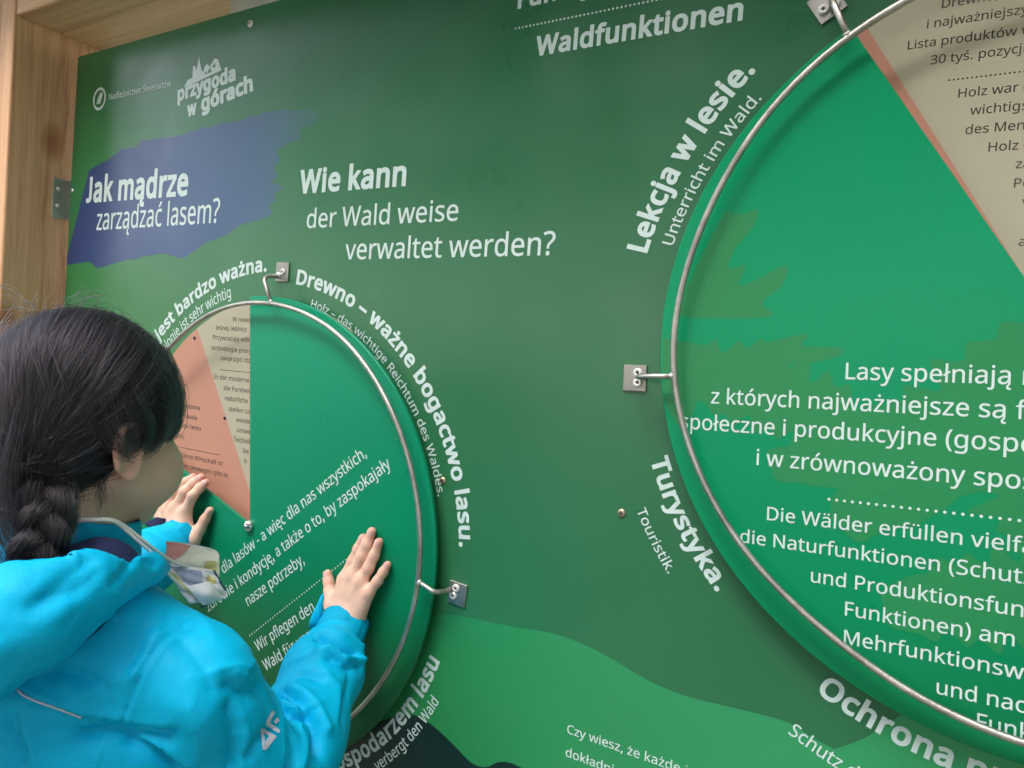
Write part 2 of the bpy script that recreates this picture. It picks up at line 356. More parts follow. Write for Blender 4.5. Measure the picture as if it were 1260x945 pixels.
# ------------------------------------------------------------------ lettering (outlines of each character, 1/500 units)
FONT = r'''a	152	&/&v&?&t&L&p&V&j&a&Z&d&D&d%:&R%:&M%O&L%O&?%A&0%:%u%7%i%8%^%<%S%B%L%J%H%U%F%c%K%w%X&+%f&1%w&6&3&8&L&8&L&A&J&Q&D&Z&:&a&.&b%~&b%r&_%_&V%V&i%n&r%{&u|&6&&%y&#%k%x%c%o%`%c%b%X%h%P%p%L%{%K&2%M&?%U&H%c&K%u&K&(
b	167	%j(#%i&m%i&`%j&`%q&h%{&o&-&t&=&v&N&t&]&m&i&c&r&S&x&@&z&*&y%t&v%f&r%Y&i%J&]%@&N%9&=%7&-%9%{%>%q%D%j%L%h%L%c%:%Q%:%Q(V%j(V|&9&b&+&`%z&[%s&T%n&I%k&;%j&*%j&)%k%s%n%e%s%Y&$%O&9%K&J%O&V%Y&]%e&`%s&a&*&`&;&]&H&V&S&J&^
c	130	&2%7%z%9%j%?%]%I%Q%X%M%e%J%s%I&)%J&:%M&H%R&T%]&d%k&n%{&t&4&v&I&t&Z&n&S&Y&D&_&3&a&%&_%u&Z%m&R%g&G%d&:%c&)%d%s%g%f%m%Z%u%R&$%M&2%L&G%N&X%T&X%?&H%9
d	167	&+%7%u%9%f%@%Y%J%P%Y%K%l%I&)%K&@%P&S%Y&c%f&m%u&t&,&v&@&s&N&k&Y&`&Z&`&Y&k&Y&v&Y(V&r(V&r%:&^%:&Z%N&Y%N&N%B&?%:|&/%K&C%N&P%X&W%h&Y&$&Y&)&X&:&U&H&P&S&C&^&/&b%x&^%l&R%g&F%d&9%c&)%d%s%g%e%l%Y%x%O
e	153	&0&v&A&t&P&n&]&d&f&V&k&F&m&3&m&$%c&$%f%i%o%X&#%O&7%L&O%N&f%V&f%A&P%:&6%7%}%9%k%@%]%J%R%Y%M%f%J%s%I&)%J&8%L&E%Q&Q%[&b%h&m%x&t|&0&b%{&`%o&V%g&I%c&8&S&8&R&D&O&N&J&V&D&]&;&a
f	93	&;&a%p&a%p%:%X%:%X&a%>&a%>&l%X&t%X&}%Y(3%^(A%e(K%t(T&.(W&=(V&J(R&D(@&:(B&.(D&#(B%v(<%r(1%p&~%p&s&;&s
g	167	&+&v&9&u&E&p&P&j&Y&`&Z&`&_&s&r&s&r%8&p%$&k$o&b$c&T$Y&D$T&0$R%m$T%T$[%T$r%`$m%m$j%}$h&1$g&B$j&N$r&V%$&Y%6&Y%;&Y%E&Z%M&Y%M&P%D&F%=&:%9&,%7%t%9%f%@%Y%K%P%Z%K%m%I&)%K&?%P&Q%Y&a%f&m%t&t|&/&b%~&`%t&Z%l&R%g&G%d&:%c&)%d%s%g%e%l%Y%y%N&/%K&B%N&O%W&W%g&Y&#&Y&)&X&;&U&I&O&T&G&[&<&`
h	167	%j&s%i&i%i&_%j&_%v&l&+&s&=&v&N&t&[&p&f&i&m&_&r&P&s&@&s%:&[%:&[&>&Y&M&S&X&I&`&:&b&,&`%{&[%s&S%n&I%k&<%j&,%j%:%Q%:%Q(V%j(V
i	70	%j&s%j%:%Q%:%Q&s|%^(P%h(L%l(@%h(5%^(1%S(5%O(@%S(L
j	70	%@$R%4$S%+$U%+$i%3$h%=$g%E$h%K$l%P$r%Q%#%Q&s%j&s%j%#%i$r%f$g%`$^%W$W%M$S|%O(@%S(L%^(P%h(L%l(@%h(5%^(1%S(5
k	145	%j&C%i&8%i&,%j&,%n&2%u&:%{&A&O&s&l&s&0&4&p%:&R%:%z&$%j%p%j%:%Q%:%Q(V%j(V
l	70	%j%:%Q%:%Q(V%j(V
m	253	(>&v(T&s(d&i(k&_(o&Q(p&@(p%:(X%:(X&>(V&M(Q&X(G&`(:&b((&_&v&U&o&F&m&1&m%:&T%:&T&>&Q&R&M&X&G&^&@&a&7&b&*&`%z&[%r&S%n&I%k&<%j&,%j%:%Q%:%Q&s%e&s%i&_%j&_%u&l&*&s&;&v&J&t&W&p&b&h&h&^&j&^&r&h(#&p(1&t
n	167	&>&v&N&t&[&p&f&i&n&_&r&Q&s&@&s%:&[%:&[&>&Y&M&S&X&I&`&:&b&%&^%s&S%n&I%k&<%j&,%j%:%Q%:%Q&s%e&s%i&_%j&_%v&l&,&s
o	164	&w&*&v%s&s%d&m%V&e%K&Z%B&O%<&A%9&3%7&$%9%r%<%g%B%]%K%T%V%N%d%J%s%I&*%J&9%M&G%Q&S%[&b%i&m%z&t&3&v&F&t&V&m&e&b&o&S&s&G&v&9|%c&*%d%t%g%f%m%Z%u%R&%%M&3%K&@%M&K%R&S%Z&Y%f&]%t&_&*&]&:&Y&G&S&R&K&Z&@&`&3&b%z&^%m&R%g&G%d&:
p	167	&=&v&N&t&]&n&i&c&r&T&x&A&z&*&y%t&v%f&r%Y&i%J&]%@&N%9&=%7&)%:%t%B%j%L%h%L%i%A%j%5%j$R%Q$R%Q&s%f&s%i&_%j&_%t&k&)&s|&9&b&,&`%{&[%s&T%n&K%k&>%j&.%j&*%k%s%n%f%s%Z%{%R&+%M&9%K&E%M&O%R&W%[&]%g&`%u&a&*&`&:&]&G&V&R&J&^
r	112	&<&v&E&u&M&t&J&^&B&`&:&`&*&]%w&R%m&C%k&9%j&.%j%:%Q%:%Q&s%f&s%h&X%i&X%t&g&)&r&2&u
s	130	&W%c&U%U&P%K&G%B&;%<&-%9%w%7%[%:%H%A%H%V%^%N%k%K%w%K&-%L&7%P&=%W&@%a&=%k&2%s%v%~%^&.%T&4%M&;%I&D%H&N%L&`%W&l%c&q%p&u&$&v&>&s&T&l&K&X&8&`&#&b%q&a%g&^%a&W%`&P%c&F%o&=&+&4&C&*&K&#&Q%v&U%n
t	98	&)%K&4%L&=%N&=%<&2%9&#%7%t%8%i%;%a%A%Y%I%T%U%S%e%S&a%>&a%>&l%S&v%^(:%l(:%l&s&<&s&<&a%l&a%l%f%m%Y%r%Q%y%L
u	167	&r&s&r%:&_%:&Z%M&Y%M&M%A&=%:&+%7%u%9%h%=%^%D%U%N%Q%[%O%m%O&s%i&s%i%o%j%`%p%T%z%M&/%K&=%M&H%Q&P%Y&V%d&Y%q&Z&&&Z&s
v	138	%r%:%:&s%S&s%s%w%x%i%}%Z&$%O&%%O&)%[&.%j&2%w&Q&s&l&s&3%:
w	213	&V&3&R&B&N&O&L&Z&K&Z&I&O&E&B&A&3&&%:%f%:%=&s%V&s%k&$%o%o%r%`%t%S%u%S%w%[%y%f%}%q&$%{&?&s&Y&s&s%{&w%m&z%`&}%S&~%S(%%_()%o(-&$(B&s(Z&s(2%:&p%:
y	138	%:&s%T&s%t%z%y%k%~%^&%%Q&&%Q&-%d&4%z&Q&s&l&s&-%%&&$s%{$h%s$_%j$X%_$S%Q$R%E$S%=$T%=$h%D$g%M$f%[$j%g$s%n%%%v%9
z	127	&V%:%E%:%E%J&:&a%I&a%I&s&T&s&T&a%a%L&V%L
x	143	%t&+%A&s%]&s&)&;&N&s&j&s&7&+&l%:&P%:&)%u%Z%:%?%:
A	173	&v%:&^%w%k%w%S%:%:%:&-(J&C(J(5%:|&@&n&>&v&:((&7(1&4(%&1&v&/&n%s&3&V&3
B	176	&3(I&I(H&[(E&j(?&u(6&{()&~&s&}&i&y&_&t&V&l&P&c&K&W&H&W&F&d&D&n&?&w&9(#&1((&%()%r(&%b&{%S&q%H&d%@&S%<&?%:%T%:%T(I|&7&P&L&R&Z&X&a&c&d&q&a(#&W(.&I(3&4(5%n(5%n&P|%n&<%n%O&;%O&P%Q&_%Y&g%e&i%t&h%~&e&,&_&2&U&8&I&;&9&<
C	171	&N(7&?(5&2(1&&(+%w&}%o&q%j&c%f&S%e&B%f&2%i&$%m%r%v%c&)%V&:%O&N%M&g%O&~%T&~%?&g%9&J%7&8%9&&%=%s%C%g%M%]%X%T%g%O%w%L&/%K&B%K&P%M&_%Q&k%X&}%c(0%q(<&&(E&3(I&@(K&N(L&^(K&l(I&y(F(+(A&{(,&g(3&[(6
D	198	(=&D(<&/(8%w(1%g((%Y&v%N&i%E&X%?&E%;&1%:%T%:%T(I&7(I&I(H&Z(E&k(?&x(6()(,(2&y(8&j(<&W|&~&C&~&S&z&b&u&n&j&}&[(-&O(1&B(4&3(5%n(5%n%O&.%O&F%Q&Z%W&j%c&u%r&{&+
E	151	&h%:%T%:%T(I&h(I&h(4%n(4%n&Q&c&Q&c&;%n&;%n%O&h%O
F	141	%n%:%T%:%T(I&h(I&h(4%n(4%n&H&c&H&c&3%n&3
G	197	&O&G(9&G(9%A()%=&s%:&b%8&N%7&;%9&*%=%v%C%i%M%^%X%U%g%O%w%L&.%K&B%L&U%P&h%V&w%a(+%l(6%z(@&0(G&B(K&V(L&g(K&u(I()(F(6(A(-(,&p(3&c(6&T(7&F(6&9(2&-(-%x&}%n&l%i&`%f&Q%e&B%f&3%h&$%l%s%v%c&*%V&6%Q&D%N&T%L&k%N&{%Q&{&1&O&1
H	201	(6%:&x%:&x&;%n&;%n%:%T%:%T(I%n(I%n&Q&x&Q&x(I(6(I
I	92	&2%:%E%:%E%H%]%M%](6%E(;%E(I&2(I&2(;%u(6%u%M&2%H
J	74	%9$a%.$a%$$d%$$y%.$w%8$v%E$y%O%(%R%0%S%;%S(I%l(I%l%=%k%,%f$x%_$n%S$f%G$b
K	168	(0%:&m%:&&&=%n&,%n%:%T%:%T(I%n(I%n&C&#&U&5&i&j(I(-(I&9&N
L	142	%T%:%T(I%n(I%n%P&i%P&i%:
M	246	&Q%:%k(2%j(2%k(#%k&k%l&V%l%:%T%:%T(I%y(I&[%^&]%^(@(I(d(I(d%:(K%:(K&X(L&l(L&~(M(1(L(1&f%:
N	206	(<%:&y%:%k()%j()%k&t%k&b%l&M%l%:%T%:%T(I%q(I(%%[(&%[(%%i($%}($&5($(I(<(I
O	212	(K&B(J&3(H&%(E%s(>%b(4%S((%G&s%>&a%9&K%7&<%8&/%:%~%>%n%G%a%S%W%b%P%s%M&%%K&4%K&B%L&U%O&h%T&w%](+%g(7%s(@&&(G&8(K&K(L&^(K&o(G&~(@(/(7(9(+(A&w(G&h(J&U|%e&B%f&2%h&#%l%r%u%b&&%V&7%O&K%L&`%O&p%V&}%b(+%r(.&#(1&2(1&B(0&Y(+&m&}&}&p(.&`(5&K(7&7(5&&(.%u&}%l&m%h&`%f&Q
P	164	&.(I&E(H&X(C&g(:&p(/&v&{&x&k&w&_&t&S&o&H&g&?&]&7&N&1&>&.&*&,%n&,%n%:%T%:%T(I|&,(5%n(5%n&A&&&A&8&B&F&E&P&J&X&R&]&]&_&i&[&z&R(+&C(2
R	168	&1(I&@(I&M(G&X(C&g(<&p(1&v&~&x&l&w&^&r&R&l&H&d&A&P&8(,%:&j%:&:&1%n&1%n%:%T%:%T(I|&/(4%n(4%n&E&1&E&E&H&S&O&[&Z&_&k&^&w&Y(%&S(,&J(1&>(3
S	149	&j%o&h%_&b%P&V%F&I%>&8%9&#%7%i%8%V%;%H%A%H%X%a%P%p%M&$%L&2%M&=%P&F%U&L%[&O%d&Q%m&P%u&M%~&G&)&?&/%~&:%n&A%a&H%W&P%P&Z%L&g%J&u%L()%R(5%[(?%i(F%x(K&/(L&>(K&L(I&e(A&^(,&G(4&;(6&.(7%~(6%t(3%h()%d&u%e&l%h&d%m&^%u&X&4&M&D&F&Q&?&[&7&d&.&h%~
T	151	&8%:%z%:%z(4%=(4%=(I&v(I&v(4&8(4
U	198	(5&$(3%l(-%Z&~%L&n%A&b%;&S%8&C%7&-%9%u%@%f%K%[%Y%T%l%R&%%R(I%l(I%l&$%o%j%x%Y&(%R&5%N&D%L&T%N&b%S&k%Z&r%e&v%q&w&$&w(I(5(I
W	252	)&(I(M%:(4%:&i&a&e&l&b&x&`(&&_(-&^(&&[&x&X&l&U&`&0%:%q%:%=(I%W(I%v&,%y%z%{%n%~%c&$%W&&%c&)%o&,%{&/&.&Q(I&l(I(5&-(9%z(<%n(>%b(@%W(B%f(E%v(I&-(h(I
V	163	(+(I&>%:&%%:%:(I%S(I&%&%&+%q&/%c&2%U&5%c&9%q&>&&&k(I
Z	155	&r%:%D%:%D%L&Q(4%H(4%H(I&p(I&p(7%c%P&r%P
0	155	&p&B&o&3&n&$&l%r&h%a&a%R&W%F&L%>&>%9&.%7%t%:%d%C%[%L%T%X%N%f%J%v%H&.%G&B%H&V%J&i%N&y%V(2%c(A%s(I&.(L&B(I&R(A&[(8&c(,&i&y&m&i&o&V|%`&B%a&1%b%~%d%p%i%`%q%T%{%N&.%L&;%N&F%T&M%`&R%p&U%}&V&1&W&B&V&S&U&b&R&o&M(#&F(/&;(6&.(8%{(6%q(/%i(#%d&o%b&b%a&S
1	155	&A%:&*%:&*&i&*&v&*(&&+(0%~()%t&}%`&k%R&{&-(I&A(I
2	155	&o%:%G%:%G%N%{&(&9&B&B&M&H&X&L&e&N&q&K($&D(0&9(6&+(8%x(7%m(3%b(-%V($%I(5%Z(A%o(I&+(L&<(K&K(F&V(>&`(4&e((&g&s&e&d&a&U&X&H&N&;&4%z%f%Q%f%P&o%P
3	155	&h&v&f&j&c&`&]&V&T&O&J&J&>&G&>&F&S&A&b&7&k&)&m%r&l%b&f%S&[%G&L%?&@%;&2%8%}%7%`%:%R%=%F%B%F%X%S%S%a%O%o%L%~%K&9%N&H%U&Q%c&T%s&R&#&M&,&E&3&;&7&-&:%w&;%e&;%e&O%x&O&,&P&8&T&B&Y&I&a&M&j&N&u&L(&&E(0&:(6&+(8%r(6%c(0%S((%G(8%S(@%b(F%r(K&+(L&=(K&L(F&X(?&d(/
4	155	&x%g&Z%g&Z%:&C%:&C%g%@%g%@%{&B(J&Z(J&Z%}&x%}|&C&`&C&m&D&x&D((&E(1&D(1&>(%&8&v%W%}&C%}
5	155	&+&X&>&V&N&Q&[&I&f&=&k&0&m%y&k%f&e%U&Y%H&K%?&9%9&#%7%p%8%b%:%U%=%K%B%K%X%V%S%d%O%q%L&#%L&2%M&=%P&G%V&N%_&S%i&T%v&Q&-&H&9&9&A&#&D%l&B%]&@%P&G%W(I&`(I&`(4%l(4%h&U%t&W
6	155	%I&4%I&D%K&U%N&e%S&t%Z((%d(4%o(>%~(F&4(K&H(L&U(L&a(J&a(5&U(8&I(9&8(7&*(2%y(+%p&{%j&p%f&b%c&S%b&C%c&C%n&O%~&W&7&Z&G&X&U&S&a&K&i&?&n&1&p%y&n%g&i%V&`%I&R%?&C%9&2%7&#%9%r%<%g%C%]%L%T%X%N%h%J%y|&1%K&A%N&M%V&U%e&X%y&U&0&N&=&C&E&2&G&%&F%v&B%n&<%g&5%c&,%b&#%e%l%l%[%y%P&(%L
7	155	%`%:&U(4%F(4%F(I&p(I&p(7%z%:
8	155	&.(L&>(K&L(G&X(@&e(2&i&x&h&m&d&c&^&Z&V&S&C&G&Y&;&c&3&j&*&n%y&o%m&m%^&h%P&^%F&P%>&A%9&/%7%v%9%f%>%X%E%O%O%I%]%G%l%I%y%M&)%S&2%]&:%p&F%_&R%W&Z%R&c%O&m%N&x%O(,%U(7%_(@%k(G%y(K|%`%l%b%_%j%T%v%M&.%J&@%M&M%T&T%_&W%m&V%v&R%~&D&0&.&;&*&<%p&1%d&#%a%u|&.(9%z(7%o(2%h()%f&w%g&n%k&f%w&Z&/&Q&@&Z&L&f&O&n&Q&w&N()&G(2&<(7
9	155	&o&P&n&B&m&4&k&&&f%n&^%[&Q%L&B%A&5%<&%%8%o%7%b%8%V%:%V%N%b%L%n%K&%%L&4%Q&?%X&G%c&N%o&R%}&U&0&V&@&T&@&J&4&;&,&%&)%q&+%c&0%W&9%N&D%I&S%H&e%I&x%O(.%Y(;%f(D%u(J&,(L&:(K&F(G&Q(@&[(7&d(+&j&v&n&e|&,(8%w(5%k(-%c&y%`&e%b&S%i&G%u&?&+&<&7&=&B&A&J&G&P&O&T&W&V&`&S&r&K((&>(4&6(7
.	73	%N%I%O%Q%R%W%_%[%k%W%o%Q%p%I%o%@%k%;%_%6%R%;%O%@
,	68	%m%Y%o%V%e%7%W$q%E$q%M%9%S%Y
?	118	%a%q%a%y%c&0%j&?%x&M&.&]&6&h&9&v&7((&0(0&%(5%r(7%e(6%Y(4%F(,%=(?%U(H%d(K%t(L&)(K&7(F&A(?&L(0&P&w&O&k&L&b&@&Q&0&B%}&5%v&)%t%v%t%q|%Z%I%[%Q%_%W%k%[%w%W%{%Q%}%I%{%@%w%;%k%6%_%;%[%@
-	87	%E%x%E&5&-&5&-%x
–	135	%E%y%E&4&_&4&_%y
(	81	%E&+%F&A%I&V%N&l%V(%%a(8%n(I&*(I%y(8%o($%h&k%b&V%_&A%^&+%_%q%b%[%h%G%o%3%x${&*$i%n$i%a$z%V%2%N%E%I%Z%F%p
)	81	&&&+&%%p%~%Z%x%E%p%2%f$z%Y$i%B$i%N${%W%3%`%G%e%[%h%q%i&+%h&A%e&V%`&k%W($%N(8%B(I%Y(I%f(8%p(%%x&l%~&V&%&A
ą	152	&/&v&?&t&L&p&V&j&a&Z&d&D&d%:&R%:&M%O&L%O&?%A&0%:%u%7%i%8%^%<%S%B%L%J%H%U%F%c%K%w%X&+%f&1%w&6&3&8&L&8&L&A&J&Q&D&Z&:&a&.&b%~&b%r&_%_&V%V&i%n&r%{&u|&6&&%y&#%k%x%c%o%`%c%b%X%h%P%p%L%{%K&2%M&?%U&H%c&K%u&K&(|&Q$u&T$l&^$h&f$i&k$j&k$Z&c$X&Y$W&M$Y&D$_&?$g&=$r&A%&&K%4&V%>&d%:&U%*&R$~
ę	153	&J$u&N$l&W$h&_$i&e$j&e$Z&]$X&S$W&F$Y&>$_&9$g&7$r&;%&&E%4&P%>&f%A&U%2&M%%|&0&v&A&t&P&n&]&d&f&V&k&F&m&3&m&$%c&$%f%i%o%X&#%O&7%L&O%N&f%V&f%A&P%:&6%7%}%9%k%@%]%J%R%Y%M%f%J%s%I&)%J&8%L&E%Q&Q%[&b%h&m%x&t|&0&b%{&`%o&V%g&I%c&8&S&8&R&D&O&N&J&V&D&]&;&a
ł	70	%O%:%O&.%A&%%8&6%O&E%O(V%h(V%h&T%y&a&)&P%h&>%h%:
ż	127	&V%:%E%:%E%J&:&a%I&a%I&s&T&s&T&a%a%L&V%L|%{(P&+(L&/(@&+(5%{(1%q(5%m(@%q(L
ź	127	&V%:%E%:%E%J&:&a%I&a%I&s&T&s&T&a%a%L&V%L|&I(U&B(L&8(@&,(5%}(,%l(,%l(/%u(<&#(J&,(W&I(W
ć	130	&2%7%z%9%j%?%]%I%Q%X%M%e%J%s%I&)%J&:%M&H%R&T%]&d%k&n%{&t&4&v&I&t&Z&n&S&Y&D&_&3&a&%&_%u&Z%m&R%g&G%d&:%c&)%d%s%g%f%m%Z%u%R&$%M&2%L&G%N&X%T&X%?&H%9|&V(U&O(L&E(@&:(5&/(,%z(,%z(/&((<&2(J&9(W&V(W
ó	164	&w&*&v%s&s%d&m%V&e%K&Z%B&O%<&A%9&3%7&$%9%r%<%g%B%]%K%T%V%N%d%J%s%I&*%J&9%M&G%Q&S%[&b%i&m%z&t&3&v&F&t&V&m&e&b&o&S&s&G&v&9|%c&*%d%t%g%f%m%Z%u%R&%%M&3%K&@%M&K%R&S%Z&Y%f&]%t&_&*&]&:&Y&G&S&R&K&Z&@&`&3&b%z&^%m&R%g&G%d&:|&[(U&T(L&J(@&?(5&4(,&$(,&$(/&.(<&7(J&>(W&[(W
ń	167	&>&v&N&t&[&p&f&i&n&_&r&Q&s&@&s%:&[%:&[&>&Y&M&S&X&I&`&:&b&%&^%s&S%n&I%k&<%j&,%j%:%Q%:%Q&s%e&s%i&_%j&_%v&l&,&s|&^(U&V(L&L(@&@(5&6(,&%(,&%(/&/(<&8(J&@(W&^(W
ś	130	&W%c&U%U&P%K&G%B&;%<&-%9%w%7%[%:%H%A%H%V%^%N%k%K%w%K&-%L&7%P&=%W&@%a&=%k&2%s%v%~%^&.%T&4%M&;%I&D%H&N%L&`%W&l%c&q%p&u&$&v&>&s&T&l&K&X&8&`&#&b%q&a%g&^%a&W%`&P%c&F%o&=&+&4&C&*&K&#&Q%v&U%n|&J(U&C(L&9(@&.(5%~(,%n(,%n(/%v(<&%(J&-(W&J(W
ä	152	&/&v&?&t&L&p&V&j&a&Z&d&D&d%:&R%:&M%O&L%O&?%A&0%:%u%7%i%8%^%<%S%B%L%J%H%U%F%c%K%w%X&+%f&1%w&6&3&8&L&8&L&A&J&Q&D&Z&:&a&.&b%~&b%r&_%_&V%V&i%n&r%{&u|&6&&%y&#%k%x%c%o%`%c%b%X%h%P%p%L%{%K&2%M&?%U&H%c&K%u&K&(|%a(@%e(K%n(N%w(K%{(@%w(6%n(3%e(6|&:(@&>(K&G(N&P(K&S(@&P(6&G(3&>(6
ö	164	&w&*&v%s&s%d&m%V&e%K&Z%B&O%<&A%9&3%7&$%9%r%<%g%B%]%K%T%V%N%d%J%s%I&*%J&9%M&G%Q&S%[&b%i&m%z&t&3&v&F&t&V&m&e&b&o&S&s&G&v&9|%c&*%d%t%g%f%m%Z%u%R&%%M&3%K&@%M&K%R&S%Z&Y%f&]%t&_&*&]&:&Y&G&S&R&K&Z&@&`&3&b%z&^%m&R%g&G%d&:|%g(@%k(K%t(N%~(K&&(@%~(6%t(3%k(6|&@(@&D(K&M(N&U(K&Y(@&U(6&M(3&D(6
ü	167	&r&s&r%:&_%:&Z%M&Y%M&M%A&=%:&+%7%u%9%h%=%^%D%U%N%Q%[%O%m%O&s%i&s%i%o%j%`%p%T%z%M&/%K&=%M&H%Q&P%Y&V%d&Y%q&Z&&&Z&s|%i(@%m(K%v(N&#(K&((@&#(6%v(3%m(6|&B(@&E(K&N(N&W(K&[(@&W(6&N(3&E(6
ß	171	&o(/&l&y&b&m&V&c&L&Z&H&Q&J&J&Q&C&a&8&r&+&~%w(%%o(&%d($%U&z%J&s%B&i%<&[%8&M%7&7%:&%%A&%%V&1%P&>%L&M%K&Y%L&c%Q&h%X&i%c&g%n&_%x&O&)&=&6&4&B&1&O&5&_&>&i&I&r&S&{&V(.&T(8&M(>&B(B&4(C%}(A%u(=%o(8%k(0%j(%%j%:%Q%:%Q(%%S(6%Y(C%c(L%o(R&#(V&4(W&D(V&S(S&_(M&h(E&n(;
Ś	149	&j%o&h%_&b%P&V%F&I%>&8%9&#%7%i%8%V%;%H%A%H%X%a%P%p%M&$%L&2%M&=%P&F%U&L%[&O%d&Q%m&P%u&M%~&G&)&?&/%~&:%n&A%a&H%W&P%P&Z%L&g%J&u%L()%R(5%[(?%i(F%x(K&/(L&>(K&L(I&e(A&^(,&G(4&;(6&.(7%~(6%t(3%h()%d&u%e&l%h&d%m&^%u&X&4&M&D&F&Q&?&[&7&d&.&h%~|&V),&O(~&E(r&:(f&0(]%z(]%z(a&)(m&2({&:)/&V)/'''
_A = ''.join(chr(c) for c in range(35, 127) if c not in (39, 92, 124))
_I = {c: i for i, c in enumerate(_A)}
GLYPH = {}
for _ln in FONT.split('\n'):
    _c, _a, _s = _ln.split('\t')
    cs = []
    for q in _s.split('|'):
        nums = [_I[q[i]] * len(_A) + _I[q[i + 1]] - 200 for i in range(0, len(q), 2)]
        cs.append(np.array(nums, float).reshape(-1, 2) / 500)
    GLYPH[_c] = (int(_a) / 500, cs)

def _area(c):
    x, y = c[:, 0], c[:, 1]
    return 0.5 * float(np.sum(x * np.roll(y, -1) - np.roll(x, -1) * y))

def _inside(pt, c):
    x, y = pt
    r_ = False
    j = len(c) - 1
    for i in range(len(c)):
        if (c[i][1] > y) != (c[j][1] > y) and x < (c[j][0] - c[i][0]) * (y - c[i][1]) / (c[j][1] - c[i][1]) + c[i][0]:
            r_ = not r_
        j = i
    return r_

def _offset(c, d):
    """push an outline outward on its ink side (outer clockwise, holes counter-clockwise)"""
    a = np.roll(c, 1, 0); b = np.roll(c, -1, 0)
    e1 = c - a; e2 = b - c
    e1 /= np.maximum(np.linalg.norm(e1, axis=1, keepdims=True), 1e-9)
    e2 /= np.maximum(np.linalg.norm(e2, axis=1, keepdims=True), 1e-9)
    n1 = np.stack([-e1[:, 1], e1[:, 0]], 1); n2 = np.stack([-e2[:, 1], e2[:, 0]], 1)
    nn = n1 + n2
    L = np.maximum(np.linalg.norm(nn, axis=1, keepdims=True), 0.3)
    nn = nn / L
    k = np.minimum(1 / np.maximum(np.sum(nn * n1, 1, keepdims=True), 0.6), 1.5)
    return c + nn * d * k

_tri = {}
def glyph_mesh(ch, bold):
    if (ch, bold) in _tri:
        return _tri[(ch, bold)]
    adv, cs = GLYPH[ch]
    outer = [c for c in cs if _area(c) < 0]
    holes = [c for c in cs if _area(c) > 0]
    dx = (0.004, 0.021, 0.034)[bold]
    V, F, lay = [], [], []
    for gi, o in enumerate(outer):
        hs = [h for h in holes if _inside(h[0], o)]
        loops = [o] + hs
        if ch == 'J':
            loops = [np.stack([l[:, 0], (l[:, 1] - o[:, 1].min()) * 0.386 / (o[:, 1].max() - o[:, 1].min())], 1) for l in loops]
        if dx:
            loops = [_offset(l, dx) for l in loops]
            loops = [np.stack([l[:, 0] + dx, (l[:, 1] + dx) * 0.386 / (0.386 + 2 * dx)], 1) for l in loops]
        pv, pe = [], []
        for l in loops:
            k = len(pv)
            pv += [Vector((float(a), float(b))) for a, b in l]
            pe += [(k + i, k + (i + 1) % len(l)) for i in range(len(l))]
        ov, _e, tr, *_r = delaunay_2d_cdt(pv, pe, [], 0, 1e-6)
        def wind(x, y):
            w_ = 0
            for a, b in pe:
                p_, q_ = pv[a], pv[b]
                if (p_.y > y) != (q_.y > y) and x < (q_.x - p_.x) * (y - p_.y) / (q_.y - p_.y) + p_.x:
                    w_ += 1 if q_.y > p_.y else -1
            return w_
        tr = [t for t in tr if wind(sum(ov[i].x for i in t) / len(t), sum(ov[i].y for i in t) / len(t)) != 0]
        k = len(V)
        V += [(q.x, q.y) for q in ov]
        lay += [gi] * (len(V) - k)
        F += [tuple(i + k for i in t) for t in tr]
    r_ = (np.array(V), F, np.array(lay, float))
    _tri[(ch, bold)] = r_
    return r_

def advance(s_, bold):
    return sum((GLYPH[c][0] + (0.018 if bold else 0)) if c != ' ' else 0.144 for c in s_)

def string_mesh(s_, em, sx, bold, warp, y):
    V, F = [], []
    x = 0.0
    for ch in s_:
        if ch == ' ':
            x += 0.144
            continue
        v, f, lay = glyph_mesh(ch, bold)
        k = len(V)
        pts = warp((v[:, 0] + x) * em * sx, v[:, 1] * em)
        V += [(a, y - 0.00003 * l, b) for (a, b), l in zip(pts, lay)]
        F += [tuple(i + k for i in t) for t in f]
        x += GLYPH[ch][0] + (0.018 if bold else 0)
    return V, F

def text_line(parent, s_, x, z, ang, em, sx, bold, mat, y):
    ca, sa = math.cos(R(ang)), math.sin(R(ang))
    w = lambda u, v: np.stack([x + u * ca - v * sa, z + u * sa + v * ca], 1)
    V, F = string_mesh(s_, em, sx, bold, w, y)
    return link('lettering', V, F, mat, parent)

def text_arc(parent, s_, cx, cz, a0, r_, sign, em, sx, bold, mat, y):
    def w(u, v):
        a = R(a0) + sign * u / r_
        rr = r_ + (v if sign < 0 else -v)
        return np.stack([cx + rr * np.cos(a), cz + rr * np.sin(a)], 1)
    V, F = string_mesh(s_, em, sx, bold, w, y)
    return link('lettering', V, F, mat, parent)

def dots(parent, x0, z0, x1, z1, pitch, rad, mat, y):
    n = int(round(math.hypot(x1 - x0, z1 - z0) / pitch))
    mb = MB()
    for i in range(n + 1):
        t = i / n
        cx, cz = x0 + (x1 - x0) * t, z0 + (z1 - z0) * t
        mb.add([(cx + rad * math.cos(k * math.pi / 4), y, cz + rad * math.sin(k * math.pi / 4)) for k in range(8)], [tuple(range(8))])
    return mb.build('dotted_line', mat, parent)

